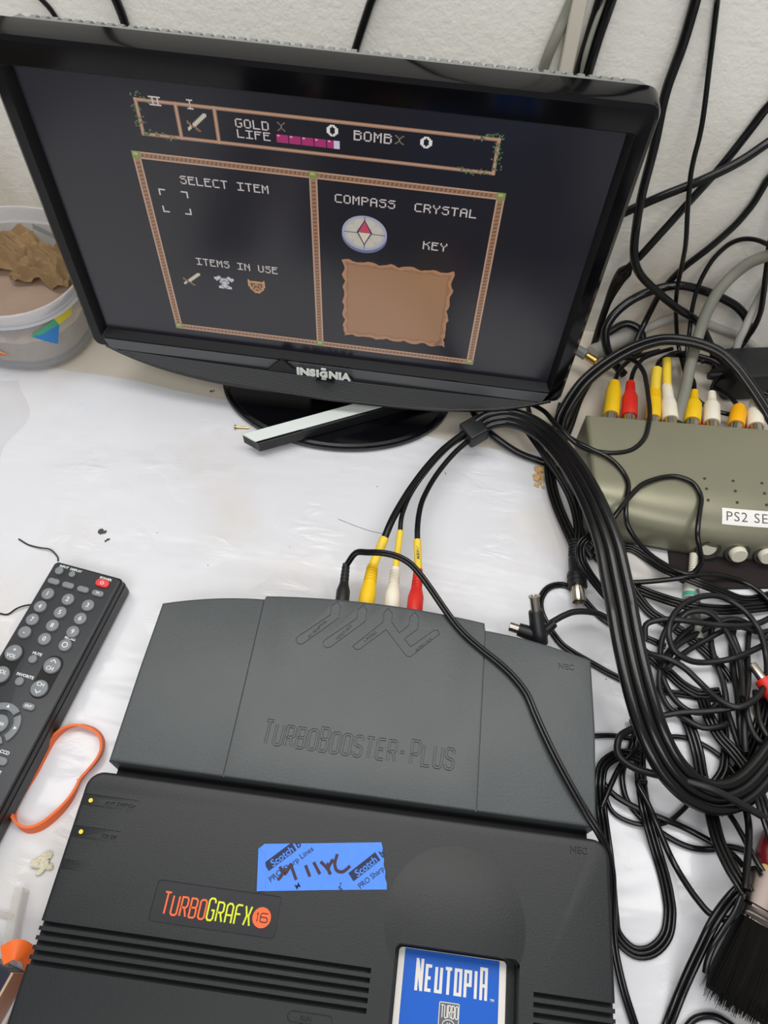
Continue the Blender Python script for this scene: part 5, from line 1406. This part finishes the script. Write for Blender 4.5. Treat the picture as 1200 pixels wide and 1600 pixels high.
  ('thin_cable', 1.9, 1, 'cable', 'black wire peeking out below the bristles at the bottom edge',
   [(303.1,-98.3,2.1),(313.7,-92.9,2.1),(324,-87.7,2.1),(334.3,-82.5,2),(341.8,-75.9,2.1),(351.9,-73.6,2.1),(361,-76.7,2.1),(363.2,-78.5,2),(373.8,-83.1,2.1),(384.4,-87.6,2.1),(395.3,-92.3,2.1)]),
  ('black_cable', 2, 1, 'cable_soft', 'vertical black strand in the tangle, leftmost of four',
   [(382.6,164.6,2.1),(378.6,155.5,2.4),(376.6,146,3.4),(376.8,133.7,4.7),(379.1,121.1,5.8),(379.7,108.2,7.5),(379.6,96,7.3),(382.7,84.6,5.5),(385,72.3,6.4),(385.1,67.9,7.8)]),
  ('black_cable', 2.2, 1, 'cable_soft', 'vertical black strand in the tangle, second of four',
   [(397.2,166.6,2.3),(393.4,155.1,2.4),(391.2,145.1,2.4),(389.8,134.4,3),(388.8,122.8,4.7),(387.7,113.4,7.3),(386.3,104.1,10.3),(385,95.2,11.9),(384.7,82.6,10.9),(384.5,73.1,10.8)]),
  ('black_cable', 2.2, 1, 'cable_soft', 'vertical black strand in the tangle, third of four',
   [(390.2,161.2,4.3),(391.6,150,5.8),(394.1,141.2,4.9),(396.8,128.6,3.4),(395.3,117.4,5.8),(392.2,106.1,10),(388.5,94.8,13.7),(385.3,84.1,15.3),(384.5,72.1,14.4),(384.6,68.3,13.6)]),
  ('black_cable', 1.9, 1, 'cable_soft', 'vertical black strand in the tangle, nearest the red plug',
   [(407,164.6,2.1),(403.4,151.5,2.8),(399.9,138.1,5.1),(397.2,125.5,8.6),(393.3,113.2,12.3),(388.8,101.3,15.8),(387.1,91.7,18.1),(389.5,79,17.6),(398.6,70.7,16.8),(401.7,68.6,16.8),(416.8,55.7,16.4),(431.9,42.9,16),(447.4,29.6,15.5)]),
  ('black_cable', 1.9, 1, 'cable_soft', 'short black strand right of the red plug heading off the frame',
   [(398.9,111.2,9.8),(396.4,100.1,13.3),(395.8,87.5,15.7),(398.6,78.5,16.9),(402.2,73.2,17.5),(410.4,55.2,17.5),(418.6,37.2,17.5),(427,18.6,17.5)]),
  ('ribbon_cable', 1.52, 3, 'cable', 'flat ribbon cable curving down past the red brush handle',
   [(364.2,102.1,7.3),(367.1,93.4,5.5),(370.2,84.9,5.4),(373.7,76.7,7.1),(379.9,67.9,9.2),(384.1,57.5,12.6),(385.9,46.1,17.2),(386.3,35.2,21.6),(387.5,23.8,23.5),(388.1,20.2,23.7),(389.4,8.7,23.7),(390.8,-2.8,23.7),(392.2,-14.6,23.7)]),
  ('black_cable', 2, 1, 'cable_soft', 'black loop bulging at the left side of the tangled coils',
   [(377.9,162.1,14.7),(368.6,163.4,16.1),(359,161.8,15.5),(350.8,156.4,12.5),(344.8,150,8.7),(341.2,141.6,5.8),(339.4,128.7,4.5),(339.6,119.4,4.2),(341.7,109.9,3.9),(347.5,98.8,5),(355.8,92.4,6.9),(365.7,93.3,8.3),(372.8,99.4,8.2)]),
  ('black_cable', 2, 1, 'cable_soft', 'inner black loop beside the left bulging loop of the tangle',
   [(378.9,164.1,2.1),(369.5,158.3,3.5),(360.9,152.2,4.4),(354.3,145.2,4.3),(348,137,5.2),(341.4,127.4,7.1),(337.3,117.3,7),(337.2,106.6,4.8),(342.1,95.3,3.5),(350.7,87.8,6.2),(361.8,82.4,7.8),(373.5,84.9,8.2),(378.1,87.6,7.6)]),
  ('black_cable', 2, 1, 'cable_soft', 'black cord forming the arched crossing at the coil centre',
   [(337.7,117.9,11.2),(343.1,127.2,10.7),(349.6,136.6,9.1),(359.2,144.5,6.8),(368.7,151.4,5.1),(376.8,157,5.2),(385.7,161.8,6.5),(396.1,164.1,6.8),(406.6,161.7,5.3),(414.2,156.9,3.3),(419.7,151.6,2.1),(435.3,139.5,2.2),(450.9,127.4,2.2),(466.9,114.9,2.2)]),
  ('black_cable', 2, 1, 'cable_soft', 'black cord crossing the coil centre just below the arched one',
   [(339,116.6,15.3),(346.8,124.7,12),(355.3,133.1,8.1),(364.3,140.3,6.2),(372.6,146,6.6),(380.8,151.6,7.6),(389.2,155.7,8.3),(398.1,158.2,7.9),(409.9,156.5,6.7),(421.4,160.5,4.6),(441,162.4,3.2),(460.7,164.3,2.2),(480.9,166.3,2.2)]),
  ('black_cable', 2, 1, 'cable_soft', 'small black arch inside the top of the round coil',
   [(345.2,146.2,12.8),(350.8,153.5,16.3),(357.4,159.1,18.9),(370,160.2,19.5),(380.8,152.8,15.5),(386.3,146.1,11.8),(391.4,134.7,8.9),(390.9,123.1,10.8),(388,112.3,15),(384.6,101.5,19.8)]),
  ('black_cable', 2.1, 1, 'cable_soft', 'level black cord lying across the top of the tangle',
   [(329.5,139.9,6),(329.1,149.2,10.8),(337.3,152.1,14.9),(346,152.2,18.1),(358.3,152.2,18.2),(371.5,152.9,16.8),(384.9,153.7,16.3),(396.3,156.8,13.1),(409.2,162.2,9.1),(420,169.5,4.8),(425.5,173.5,2.4),(441.5,184.7,2.3),(457.5,195.8,2.3),(474,207.3,2.3)]),
  ('black_cable', 2, 1, 'cable_soft', 'level black cord closing the bottom of the round coil',
   [(316.2,81.1,4.4),(327.5,84.8,4.7),(338.6,88,6.4),(348.9,90.1,10),(361.5,91.6,12.4),(372.9,93.2,16),(383.7,96.2,19.4),(392.3,101,18),(401.2,109.2,13.4),(411,120.3,7.2),(416.1,126.9,3.8),(428.7,141.7,2.2),(441.2,156.5,2.2),(454.1,171.8,2.2)]),
  ('black_cable', 2.1, 1, 'cable_soft', 'largest round black coil on top of the cable tangle',
   [(469,184.6,3.4),(451.9,173.4,4.6),(435.4,162.7,5.7),(418.8,151.9,6.9),(410.7,146.5,6.9),(399.9,139.5,9.5),(388.7,133.2,11.2),(380.2,130.1,10.1),(366.6,127,9.5),(356.2,126.2,11.8),(345.5,130.3,15),(341.6,139.4,17.5),(343.3,150.4,19),(351.6,162.9,17.7),(360.7,170.3,16),(370.6,175.4,14.4),(380.7,177.9,12.8),(390.6,176.5,11),(400.4,169.1,10.8),(405.9,157.4,12.9),(409.3,148.8,11.1),(411,139,8.6),(409.3,127.7,9.9),(404,115.5,14.6),(395.6,104.5,19.5),(386.6,96.9,22.3),(378.3,93.5,22.2),(370.6,97.1,19.6),(365.4,104,16),(360.5,111.2,13.3),(351.2,119.2,14.4),(340.2,123.8,15.3),(329.1,127.9,10.8),(319.1,133.8,5.5)]),
  ('black_cable', 2.3, 1, 'cable_soft', 'grey-black cord lying over the lower end of the thick bundle',
   [(321,78,14),(313.3,73.1,14.5),(305,66.5,15.2),(304.1,55.7,13.9),(312.6,48.5,16.3),(322.9,45,21),(331.7,42.6,26.9),(340.7,40,31.3),(350.4,37.8,32.7),(360.3,35.3,31),(370.7,32.4,27.7),(381.8,29.2,23.9),(393,26,20),(404,22.8,18.1),(415,19.7,16.2),(426.2,16.5,14.3)]),
  ('thin_cable', 1.9, 1, 'cable', 'black wire curling from the television corner over the selector top',
   [(245.4,315.6,20),(240.8,320.1,32),(252,311.8,35.9),(259.5,299.7,37.8),(266.3,289.9,39.6),(274.1,280.9,39.5),(282.9,275.6,39.3),(292.7,274,39.5),(305.4,274.9,39.2),(318.4,280.2,38.9),(328.2,291.7,39.7),(332.5,305.2,40.3),(334.4,319.6,41),(334.1,334.3,41.6),(333.9,349,41),(332.9,364.2,39.5),(326.8,378.3,36.8),(316.5,385,31.5),(306.3,386.6,26)]),
  ('thin_cable', 1.9, 1, 'cable', 'black wire winding in an S over the selector and past its front',
   [(255.4,306.7,22),(262.2,300.3,27.8),(269.5,288.5,36.4),(277.4,279.5,40.6),(285.4,274,42.1),(297.2,269.2,41.8),(305.2,263.1,40.9),(310.8,255.1,40.4),(313.4,245.5,40.3),(311.8,234.7,39.7),(310.9,224.3,38.1),(312.4,215.3,34.8),(317.9,208.5,30.2),(325.3,203.4,25.1),(334,199.5,20.4),(342.8,196.7,16.9),(351.7,194.2,14.5),(363.4,192.1,14.6),(368,198.1,22.7),(364.5,203.6,30.6),(361.4,210.7,36.4),(361.7,219.7,39.3),(363.7,230.7,40.3),(365.7,242.8,40.5),(361,253.7,41.2),(350.7,258,41.1),(341.6,256.8,40.8),(331.9,252.5,41.1),(322,245.2,42.5),(312.8,233.3,42.9),(306,222.8,42.8),(300.3,213.4,40.7),(295.6,205.5,36.1),(291.4,199,26),(290.2,197.1,22)]),
  ('av_cable', 2.9, 1, 'cable', 'thick black cord dipping under the cable clip towards the selector',
   [(198,325.5,12),(205.3,312.3,10.9),(214.2,304.1,10.1),(224.8,297.6,7.7),(235.8,292.7,5.1),(244.7,289.9,3.9),(253.7,287.7,3.4),(262.7,285.6,3.3),(272,282.7,3.9),(279.3,275.1,3.9),(284,263.1,3),(285.8,252.4,3.1),(286.9,241.6,3.1),(287.9,230.5,3.1),(288.8,218.9,3.1),(292.2,207.3,3.6),(295.3,201.6,4)])
]
for nm, r, lobes, m, label, pts in CABLES:
    bm = bmesh.new(); pth = smooth_path(pts, 4)
    if lobes == 1: tube(bm, pth, r, 10)
    else: ribbon(bm, pth, r, lobes, 8)
    tag(build(nm, bm, M[m], smooth=50), label, 'cable')

# cord ending in a flattened moulded boot by the wall
SL = [(415.7,445.6,477.8),(399.1,445.7,390.9),(383.1,445.9,306.7),(367,446,222.4),(363.2,446.3,211.8),(360.5,446.3,201.3),(357,444.8,191.3),(352.9,442,182.1),(348.6,439.7,172.6),(344.2,438.7,162.5),(338.9,436.2,152.4),(333,433,142.1),(327,430.1,130.7),(322.9,428.4,122.7),(319,426.9,114.6),(313.3,425.2,102.6),(309.2,427.6,90.8),(306.1,430.1,77.4),(304.1,429,66.4),(302.9,427.5,54.7),(302.4,425.3,42.2),(302.3,423.2,29.5),(302.6,421.1,16.4),(302.8,420,9.6)]
bm = bmesh.new(); pth = smooth_path(SL, 4); dist = [0.0]
for a_, b_ in zip(pth, pth[1:]): dist.append(dist[-1] + (b_ - a_).length)
q0 = min(range(len(pth)), key=lambda k: (pth[k] - Vector((309.2, 427.6, 90.8))).length)
rr = [3.1 * (1 + 1.0 * max(0, min(1, (d - dist[q0]) / 7)) * max(0, 1 - max(0, d - dist[q0] - 10) / 30)) for d in dist]
tube(bm, pth, rr, 14, flat=(1, .7))
tag(build('black_cable', bm, M['cable'], smooth=50), 'long black cord slanting across the wall down to a flattened boot', 'cable')

def cord(name, pts, r, lobes, m, parent, loc, spread=1.82):
    bm = bmesh.new(); pth = smooth_path(pts, 4)
    if lobes == 1: tube(bm, pth, r, 12)
    else: ribbon(bm, pth, r, lobes, 10, spread)
    bmesh.ops.translate(bm, vec=-Vector(loc), verts=bm.verts)
    return build(name, bm, M[m], parent, smooth=50)

def boot_profile(r0, r1, l, ribs=6, body=.5):
    p = [(0.1, 0), (r0 * .96, 0), (r0, .6), (r0, l * .22)]
    p += [(r0 * .99, l * body * .98), (r1 + (r0 - r1) * .5, l * (body + .10))]
    y = l * (body + .16); st = (l * .98 - y) / (ribs * 2)
    for k in range(ribs):
        q = r1 * (1.16 - .16 * k / ribs)
        p += [(q, y), (q, y + st * .95), (q * .86, y + st), (q * .86, y + st * 1.95)]; y += st * 2
    p += [(r1 * .95, l), (0.1, l)]
    return p

def plug(parent, base, tip, r0, r1, m, name='plug', collar=None, ribs=6, body=.45):
    """moulded plug body from base (at the socket) to tip, in the parent's space"""
    a = Vector(tip) - Vector(base); l = a.length
    bm = bmesh.new(); lathe(bm, boot_profile(r0, r1, l, ribs, body), base, a, 24)
    o = build(name, bm, M[m], parent, smooth=30)
    if collar:
        bm = bmesh.new(); lathe(bm, [(.1, -collar), (r0 * .82, -collar), (r0 * .82, .4), (.1, .4)], base, a, 22)
        build('metal_collar', bm, M['chrome'], o)
    return o

def sleeve(parent, pts, r, m='sleeve_yellow', name='label_sleeve'):
    bm = bmesh.new(); tube(bm, smooth_path(pts, 4), r, 14)
    return build(name, bm, M[m], parent, smooth=40)

# power cord plugged into the dock
L0 = (119.5, 124.0, 0)
pc = empty('power_cable', 'thin twin power cord plugged into the dock, trailing over its top and right side', 'cable', L0)
dcp = [(117.8,157,27),(124,160.5,40.3),(132.4,158.4,46.8),(142.6,157.2,50.6),(152.2,155.1,52.2),(160.8,151.2,52.1),(167.9,145.2,50.9),(176.7,135.5,49.1),(184.9,125.5,47.8),(193.5,115.4,46.8),(201.5,107.5,46.8),(211.7,99.8,46.8),(222.3,92.5,46.9),(231.9,84.4,47.1),(240,74.7,47.1),(245,63.6,47.3),(249.8,53,47.7),(254.7,43.2,47.9),(259.6,34.2,48),(264.7,25.6,47.9),(269.9,17.4,47.6),(275.6,9.4,46.7),(282.3,1.4,43.5),(287.9,-5.2,36.8),(292.3,-12.8,28.2),(294.7,-21.4,20.8),(295.7,-30.4,15.7),(296.7,-39.4,11.6),(298.2,-48.3,8.2),(301.1,-59.2,5.1),(304.4,-69.5,3),(307.8,-79.2,2.5),(310.2,-86.3,2.5),(314,-97.2,2.3),(317.7,-108.1,2.2),(321.6,-119.3,2)]
cord('cord', dcp, 1.3, 2, 'cable', pc, L0, 1.6)
plug(pc, (0, 0.0, 27), (Vector(dcp[0]) - Vector(L0)) + Vector((-.2, 1, 0)), 4.7, 2.7, 'satin_black', 'plug', None, 5, .4)

# three-plug audio video cable with its bundle
L0 = (202.0, 294.0, 0)
av = empty('av_cable', 'thick black three-core cable bundle arching from the yellow, white and red dock plugs', 'cable', L0)
ly, lw, lr = [(141.2,179.9,30),(144.2,192.9,31.2),(147,202.9,30.6),(150.3,213,29.8),(154.1,223.6,28.9),(158.4,234.2,27.8),(163,244.6,26.9),(168,254.6,26.2),(173.5,264.3,25.7),(179.5,273.2,25.5),(186.1,281.2,25.6),(192.9,289,25.9),(196.4,292.9,26)], [(151.8,187.9,29),(151.4,199.3,29.7),(152.8,209.9,29),(155.3,221,27.6),(159.7,233.7,26.2),(165.1,246.3,24.7),(170.7,257.8,23.5),(177,268.6,23),(183.6,277.7,23),(190.8,285.1,23.3),(198.2,292.2,24)], [(164.7,182.3,29),(163.7,193,29.3),(163.6,204.6,28.7),(164.7,217.1,26.9),(167.8,230,24.8),(171.9,242.5,23),(176.6,253.6,21.9),(182,264,21.6),(187.8,273.5,21.5),(194.1,281.9,21.7),(200.6,290.3,22)]
def rel(p): return Vector(p) - Vector(L0)
for pts, r, sock, m, r0, r1, sr, frac, tip in ((ly, 2.7, (135.2, 123.8, 27), 'rca_yellow', 5.5, 4.0, 3.3, 1, (136.0, 159.0, 27.5)), (lw, 1.8, (152.8, 123.9, 27), 'rca_white', 5.3, 3.4, 2.3, 1, (151.8, 159.6, 27.5)), (lr, 2.1, (168.2, 123.6, 27), 'rca_red', 5.4, 3.3, 2.7, 1, (167.6, 160.6, 27.5))):
    cord('lead', pts, r, 1, 'cable', av, L0)
    plug(av, rel(sock), rel(tip), r0, r1, m)
    a = Vector(tip); b = Vector(pts[0])
    d = (b - a).normalized()
    sleeve(av, [rel(a - d * 3), rel(a * .66 + b * .34), rel(a * .33 + b * .67), rel(b + d * 1.0)], sr)
bm = bmesh.new(); add_text(bm, 'AUDIO-R', 2.6, Matrix.Translation((165.9 - L0[0], 172.5 - L0[1], 31.0)) @ Matrix.Rotation(radians(98), 4, 'Z') @ Matrix.Translation((0, -.9, 0)), .03, .25)
build('sleeve_print', bm, M['label_ink'], av, smooth=0)
bun = [(201.4,295.9,25),(210.8,302.7,28.1),(223,305.1,30.6),(232.3,302.6,32.8),(241.3,296.9,35.4),(249.9,288.5,38.2),(255.9,279.4,41.3),(261.1,269.7,44.2),(266.6,259,46.7),(271.5,248.1,48.8),(275.8,237.3,50.6),(279.7,226.7,51.9),(283.1,216.4,53),(286.1,206.4,53.6),(288.7,197.3,54),(291.1,188.4,53.9),(293.2,179.5,53.3),(294.9,170.5,52.2),(296.5,161.6,51.1),(298.8,148.4,49.8),(300.8,135.5,48.6),(302.6,122.9,47.4),(304.7,110.7,46.2),(307,98.8,45),(309.6,87.2,43.7),(312.6,76.1,42.3),(316.3,65.5,40.3),(321.2,56.1,37.4),(327.4,48,33.7),(335.2,41.6,30),(344.8,37,26.2),(356.9,35.5,22.5),(366.8,37.9,21.1),(375.3,42.4,20.4),(382.5,48.2,20.1),(391.3,57.6,19.9),(399.2,67.4,20),(412.3,82.3,20),(425.3,97.2,19.9),(438.7,112.6,19.9)]
bm = bmesh.new(); pth = smooth_path(bun, 4); n_ = len(pth); last = None; offs = []
for i in range(n_):
    t = frame_at(pth, i); s = t.cross(Vector((0, 0, 1))); s.normalize()
    if last is not None and s.dot(last) < 0: s = -s
    last = s; f = min(1.0, .40 + .60 * max(0, (i / n_ - .12)) / .38) * (1 - .22 * max(0, i / n_ - .7) / .3)
    offs.append((s * f + Vector((0, 0, 1)) * sqrt(max(0, 1 - f * f)) * (-.55)) )
for k in (-1, 0, 1):
    b2 = bmesh.new(); tube(b2, [p + o * (k * 1.84 * 3.7) for p, o in zip(pth, offs)], 3.7, 14)
    bmesh.ops.translate(b2, vec=-Vector(L0), verts=b2.verts)
    build('core', b2, M['cable'], av, smooth=60)
bm = bmesh.new()
slab(bm, rrect(-8.5, -9, 8.5, 9, 2, 3), 17.5, 31.5, 1.6, 3, 1.6)
ck = build('cable_clip', bm, M['satin_black'], av, smooth=40); ck.rotation_euler = (0, radians(-8), radians(38))

# twin lead with a round metal plug lying on the table
L0 = (0, 0, 0)
da, dbb = [(231.2,332.4,10),(236.5,321.2,11.8),(245.2,308.4,11.5),(251.6,297.9,11.6),(257.9,287.9,11.1),(263.7,278.6,10.6),(269,269.9,10.2),(273.8,261.2,9.7),(277.9,252,9.2),(281.1,242.4,8.7),(283,232.3,8.4),(283.7,221.9,8.5),(282.1,209.6,8)], [(273.2,341.1,14),(270.7,328.3,13.1),(268.5,316.1,11.8),(266.4,304.4,10.1),(264.6,292.5,8.5),(263.3,280.2,7.3),(264.2,267.5,6.3),(266.2,255.8,5.9),(268.9,245.3,6),(272.1,235.2,6.3),(275.5,225.4,6.9),(279.2,214.9,7.7),(281.2,209.4,8)]
L0 = tuple(dbb[-1][:2]) + (0,)
dn = empty('round_plug_cable', 'black ribbon leads ending in a round metal-tipped plug lying on the table', 'cable', L0)
cord('cord', da, 1.6, 2, 'cable', dn, L0, 1.6); cord('cord', dbb, 1.6, 3, 'cable', dn, L0)
tipp = Vector(dbb[-1]) - Vector(L0)
dd = (Vector((283.4, 164.5, 8)) - Vector(L0)) - tipp; dd.z = 0; dd.normalize()
bm = bmesh.new()
pr = [(.1, -2)]
for k in range(5): pr += [(3.6 + .25 * k, k * 2.2 - 2), (3.6 + .25 * k, k * 2.2 - .9), (3.0 + .25 * k, k * 2.2 - .8), (3.0 + .25 * k, k * 2.2 + .1)]
pr += [(4.8, 10), (5.0, 18), (6.4, 20), (6.6, 21), (6.6, 22.4), (6.2, 22.6), (6.2, 23.2), (6.6, 23.4), (6.6, 25.2), (6.2, 25.4), (6.2, 26), (6.6, 26.2), (6.6, 28.4), (.1, 28.4)]
K_ = 1.26; pr = [(r_ * 1.06, h_ * K_) for r_, h_ in pr]
lathe(bm, pr, tipp, dd, 26); build('plug_body', bm, M['satin_black'], dn, smooth=30)
bm = bmesh.new(); lathe(bm, [(r_ * 1.06, h_ * K_) for r_, h_ in [(.1, 28), (4.6, 28), (4.6, 37.4), (4.2, 38), (4.0, 37.6), (3.9, 31), (.1, 31)]], tipp, dd, 26)
build('metal_tip', bm, M['chrome'], dn, smooth=30)

# elbow power adapter standing behind the dock's right corner
spl = [(260.6,136.1,22),(269.1,142.8,21.1),(277.6,147.6,20),(290.7,149.8,18),(299.8,148,16.4),(308.1,143.7,14.4),(315.7,138.6,12.9),(325.2,129.5,10.7),(328,126.2,10)]
L0 = (252.0, 124.0, 0)
ea = empty('elbow_adapter', 'black elbow power plug with a bare metal tip behind the dock corner', 'power plug', L0)
cord('cord', spl, 2.2, 1, 'cable_soft', ea, L0)
J = Vector((252.5, 125.5, 21)) - Vector(L0)
T1 = (245, 146.6, 40); 
bm = bmesh.new(); lathe(bm, [(.1, -5.5), (5.4, -5.5), (5.8, -4), (5.8, 3), (5.2, 5), (5.0, 17), (4.5, 18), (.1, 18)], J, Vector(T1) - J - Vector(L0), 24); build('elbow_body', bm, M['satin_black'], ea, smooth=40)
bm = bmesh.new(); lathe(bm, [(.1, 17), (3.3, 17), (3.3, 27), (4.0, 27.2), (4.0, 28), (2.2, 28), (1.8, 26), (.1, 26)], J, Vector(T1) - J - Vector(L0), 22); build('metal_tip', bm, M['chrome'], ea, smooth=30)
bm = bmesh.new(); lathe(bm, [(.1, 0), (5.0, 0), (4.8, 9), (4.4, 14), (.1, 14)], J, (-1, .25, -.05), 22); build('side_barrel', bm, M['satin_black'], ea, smooth=40)
bm = bmesh.new(); lathe(bm, [(.1, 13.5), (3.2, 13.5), (3.2, 20), (2.7, 20.4), (.1, 20)], J, (-1, .25, -.05), 20); build('metal_tip', bm, M['chrome'], ea, smooth=30)
plug(ea, J, Vector(spl[0]) - Vector(L0) + Vector((2, -.4, 0)), 4.6, 2.9, 'satin_black', 'strain_relief', None, 6, .25)
bm = bmesh.new(); lathe(bm, [(.1, 0), (4.6, 0), (4.6, 15), (.1, 15)], J, (0, -.12, -1), 20); build('lower_barrel', bm, M['satin_black'], ea, smooth=40)

# plugs in the back of the selector, each on a lead of its own
PL = [
 (26.5, (10.5, 0), 'rca_yellow', 6.5, 4.4, [(315.3,366.9,20),(319.5,380,21),(327.8,393.3,19.7),(333.9,399.9,18.5),(340.6,405.9,16.9),(353.7,415.8,13.5),(360.3,420.4,12)], None, 'yellow plug at the left end of the selector back'),
 (41.5, (0, 0), 'rca_red', 6.4, 3.7, [(329,369,20),(332.9,383.7,20.9),(341,398.8,19.3),(348,406.2,17.6),(355.6,412.8,15.6),(363.8,419,13.7),(372.1,424.7,12)], None, 'ribbed red plug, second from the left on the selector back'),
 (61.0, (0, 0), 'rca_yellow', 6.0, 5.0, [(350.9,383.6,24),(354.6,395.6,22.5),(364,406.2,20.3),(373.2,412.4,16.2),(382.8,417.6,12)], 'sleeve_yellow', 'yellow plug with a bent yellow sleeve, third from the left'),
 (75.0, (0, 0), 'rca_white', 6.6, 4.3, [(359.8,394.4,26),(362.9,403,24.1),(372.7,410.1,21.8),(387.1,415.8,15),(394.1,417.9,12)], 'sleeve_yellow', 'white plug with a tall yellow sleeve, on the selector back'),
 (93.0, (0, 0), 'rca_yellow', 6.8, 3.4, [(382.6,367.3,20),(384.2,379.6,18.1),(384.4,389.4,15),(384.1,398.8,12.2),(384.2,408.7,10),(384.4,418.7,8)], None, 'stained yellow plug right of the tall yellow sleeve'),
 (109.0, (0, 0), 'rca_white', 6.7, 3.4, [(397.2,368.1,20),(400.4,379.2,18.1),(408.4,390.7,16.7),(416.1,397.5,13.3),(424.1,403.4,10)], None, 'white plug between the stained yellow and the amber plugs'),
 (129.0, (0, 0), 'rca_orange', 6.6, 4.8, [(418.5,355.7,20),(413.4,371,15.9),(405.1,385.2,10)], None, 'stubby amber plug on the selector back near the right edge'),
 (145.0, (0, 0), 'rca_white', 6.8, 3.6, [(431.9,364.2,20),(435.6,375.2,18),(440.6,384.4,15.3),(446.2,392.8,12.8),(452.5,400.1,10.4),(459.1,407.1,8),(472.3,421.6,5.5),(485.5,436.2,3.1),(499.1,447.5,2.1)], None, 'white plug at the right frame edge on the selector back'),
]
cq, sq_ = cos(QA), sin(QA)
for nx_, _, m, r0, r1, pts, slv, label in PL:
    b = (285.0 + nx_ * cq - 15.5 * sq_, 313.2 + nx_ * sq_ + 15.5 * cq, 20.0)
    t = empty('plug_lead', 'black lead ending in a ' + label, 'cable', b)
    cord('lead', pts, 1.9, 1, 'cable', t, b)
    tip = Vector(pts[0]); base = Vector(b)
    if slv:
        tip2 = base + (Vector((tip.x, tip.y, 20)) - base) * .60; tip2.z = 20.5
        plug(t, (0, 0, 0), tip2 - base, r0, r1, m, 'plug', 15, 5, .45)
        sleeve(t, [tip2 - base - Vector((0, 2, 0)), (tip2 + tip) / 2 - base, tip - base + (tip - tip2).normalized() * 1.0], r1 * .86, slv)
    else:
        plug(t, (0, 0, 0), tip - base, r0, r1, m, 'plug', 15, 6 if r1 < 4 else 2, .56 if r1 < 4 else .72)
# red plugs half hidden behind that row
for x, y, h, label in ((352.5, 331.5, 10, 'red plug low behind the tall white plug on the selector'), (386.6, 333.0, 10, 'red plug low between the stained yellow plug and its white neighbour'), (423.0, 334.5, 10, 'red plug low between the amber plug and the last white plug')):
    t = empty('plug_lead', label, 'plug', (x, y - 11, h))
    plug(t, (0, 0, 0), (.4, 34, 0), 5.4, 3.2, 'rca_red', 'plug', 6.0)
t = Vector((345.0, 332.0, 10))

# brass coaxial connector beside the television edge
L0 = (318.0, 398.0, 22)
cx2 = empty('coax_connector', 'brass-tipped connector pointing out from behind the television edge', 'connector', (292.3, 393, 22))
bm = bmesh.new(); lathe(bm, [(.1, 0), (3.6, 0), (3.6, 9), (3.2, 9.6), (2.2, 9.6), (2.0, 7), (.1, 7)], (0, 0, 0), (.86, -.5, -.1), 20); build('brass_tip', bm, M['gold'], cx2, smooth=30)
bm = bmesh.new(); lathe(bm, [(.1, -13), (4.4, -13), (4.6, -1), (.1, -1)], (0, 0, 0), (.86, -.5, -.1), 8); build('grip', bm, M['housing'], cx2, smooth=20)

# offwhite raceway on the wall
bm = bmesh.new(); loft(bm, [[(x + dx, y, z_) for dx, y in ((-5, 449.6), (-5, 443), (-4, 441.6), (4, 441.6), (5, 443), (5, 449.6))] for x, z_ in [(212.606,581.516),(225.322,196.418)]])
tag(build('cable_raceway', bm, M['raceway'], smooth=0), 'offwhite plastic cable raceway on the wall above the television corner', 'raceway')

# loose connectors lying in the tangle
def loose(name, label, cat, loc, axis, parts):
    e = empty(name, label, cat, loc)
    for pn, prof, m, ns in parts:
        b = bmesh.new(); lathe(b, prof, (0, 0, 0), axis, ns); build(pn, b, M[m], e, smooth=30)
loose('red_plug', 'bright red plug with bent metal tip at the right frame edge', 'plug', (403.1, 118.2, 14), (.45, -.9, .1),
      [('plug', [(.1, 0), (5.6, 0), (5.8, 2), (5.8, 14), (4, 20), (3.2, 34), (.1, 34)], 'rca_red', 22), ('metal_tip', [(.1, -12), (2.6, -12), (3.0, -11), (3.0, 0), (.1, 0)], 'chrome', 18)])
loose('white_plug', 'ivory plug lying half hidden under the tangled cables near the red plug', 'plug', (392.9, 96.2, 5.2), (.5, -.85, 0),
      [('plug', [(.1, -8), (4.6, -8), (5, -6), (5, 7), (3.6, 11), (.1, 11)], 'white_plastic', 8)])
loose('white_plug', 'white ribbed plug hanging below the selector front', 'plug', (370.8, 214.4, 6.5), (-.12, -1, -.12),
      [('strain_relief', [(.1, 0)] + [q for k in range(9) for q in ((3.0, k * 2.0), (3.0, k * 2.0 + 1.0), (2.4, k * 2.0 + 1.05), (2.4, k * 2.0 + 1.9))] + [(4.2, 18), (5.4, 26), (5.6, 36), (.1, 36)], 'white_plastic', 18),
       ('teal_mark', [(5.55, 32), (5.75, 32), (5.75, 35.4), (5.55, 35.4)], 'teal_print', 18)])
loose('grey_plug', 'dusty grey plug end lying left of the white ribbed plug', 'plug', (368, 188.8, 4.2), (0, -1, 0),
      [('plug', [(.1, 0), (3.8, 0), (4.0, 2), (4.0, 16), (3, 18), (3.0, 40), (2.4, 42), (.1, 42)], 'cable_grey', 16)])
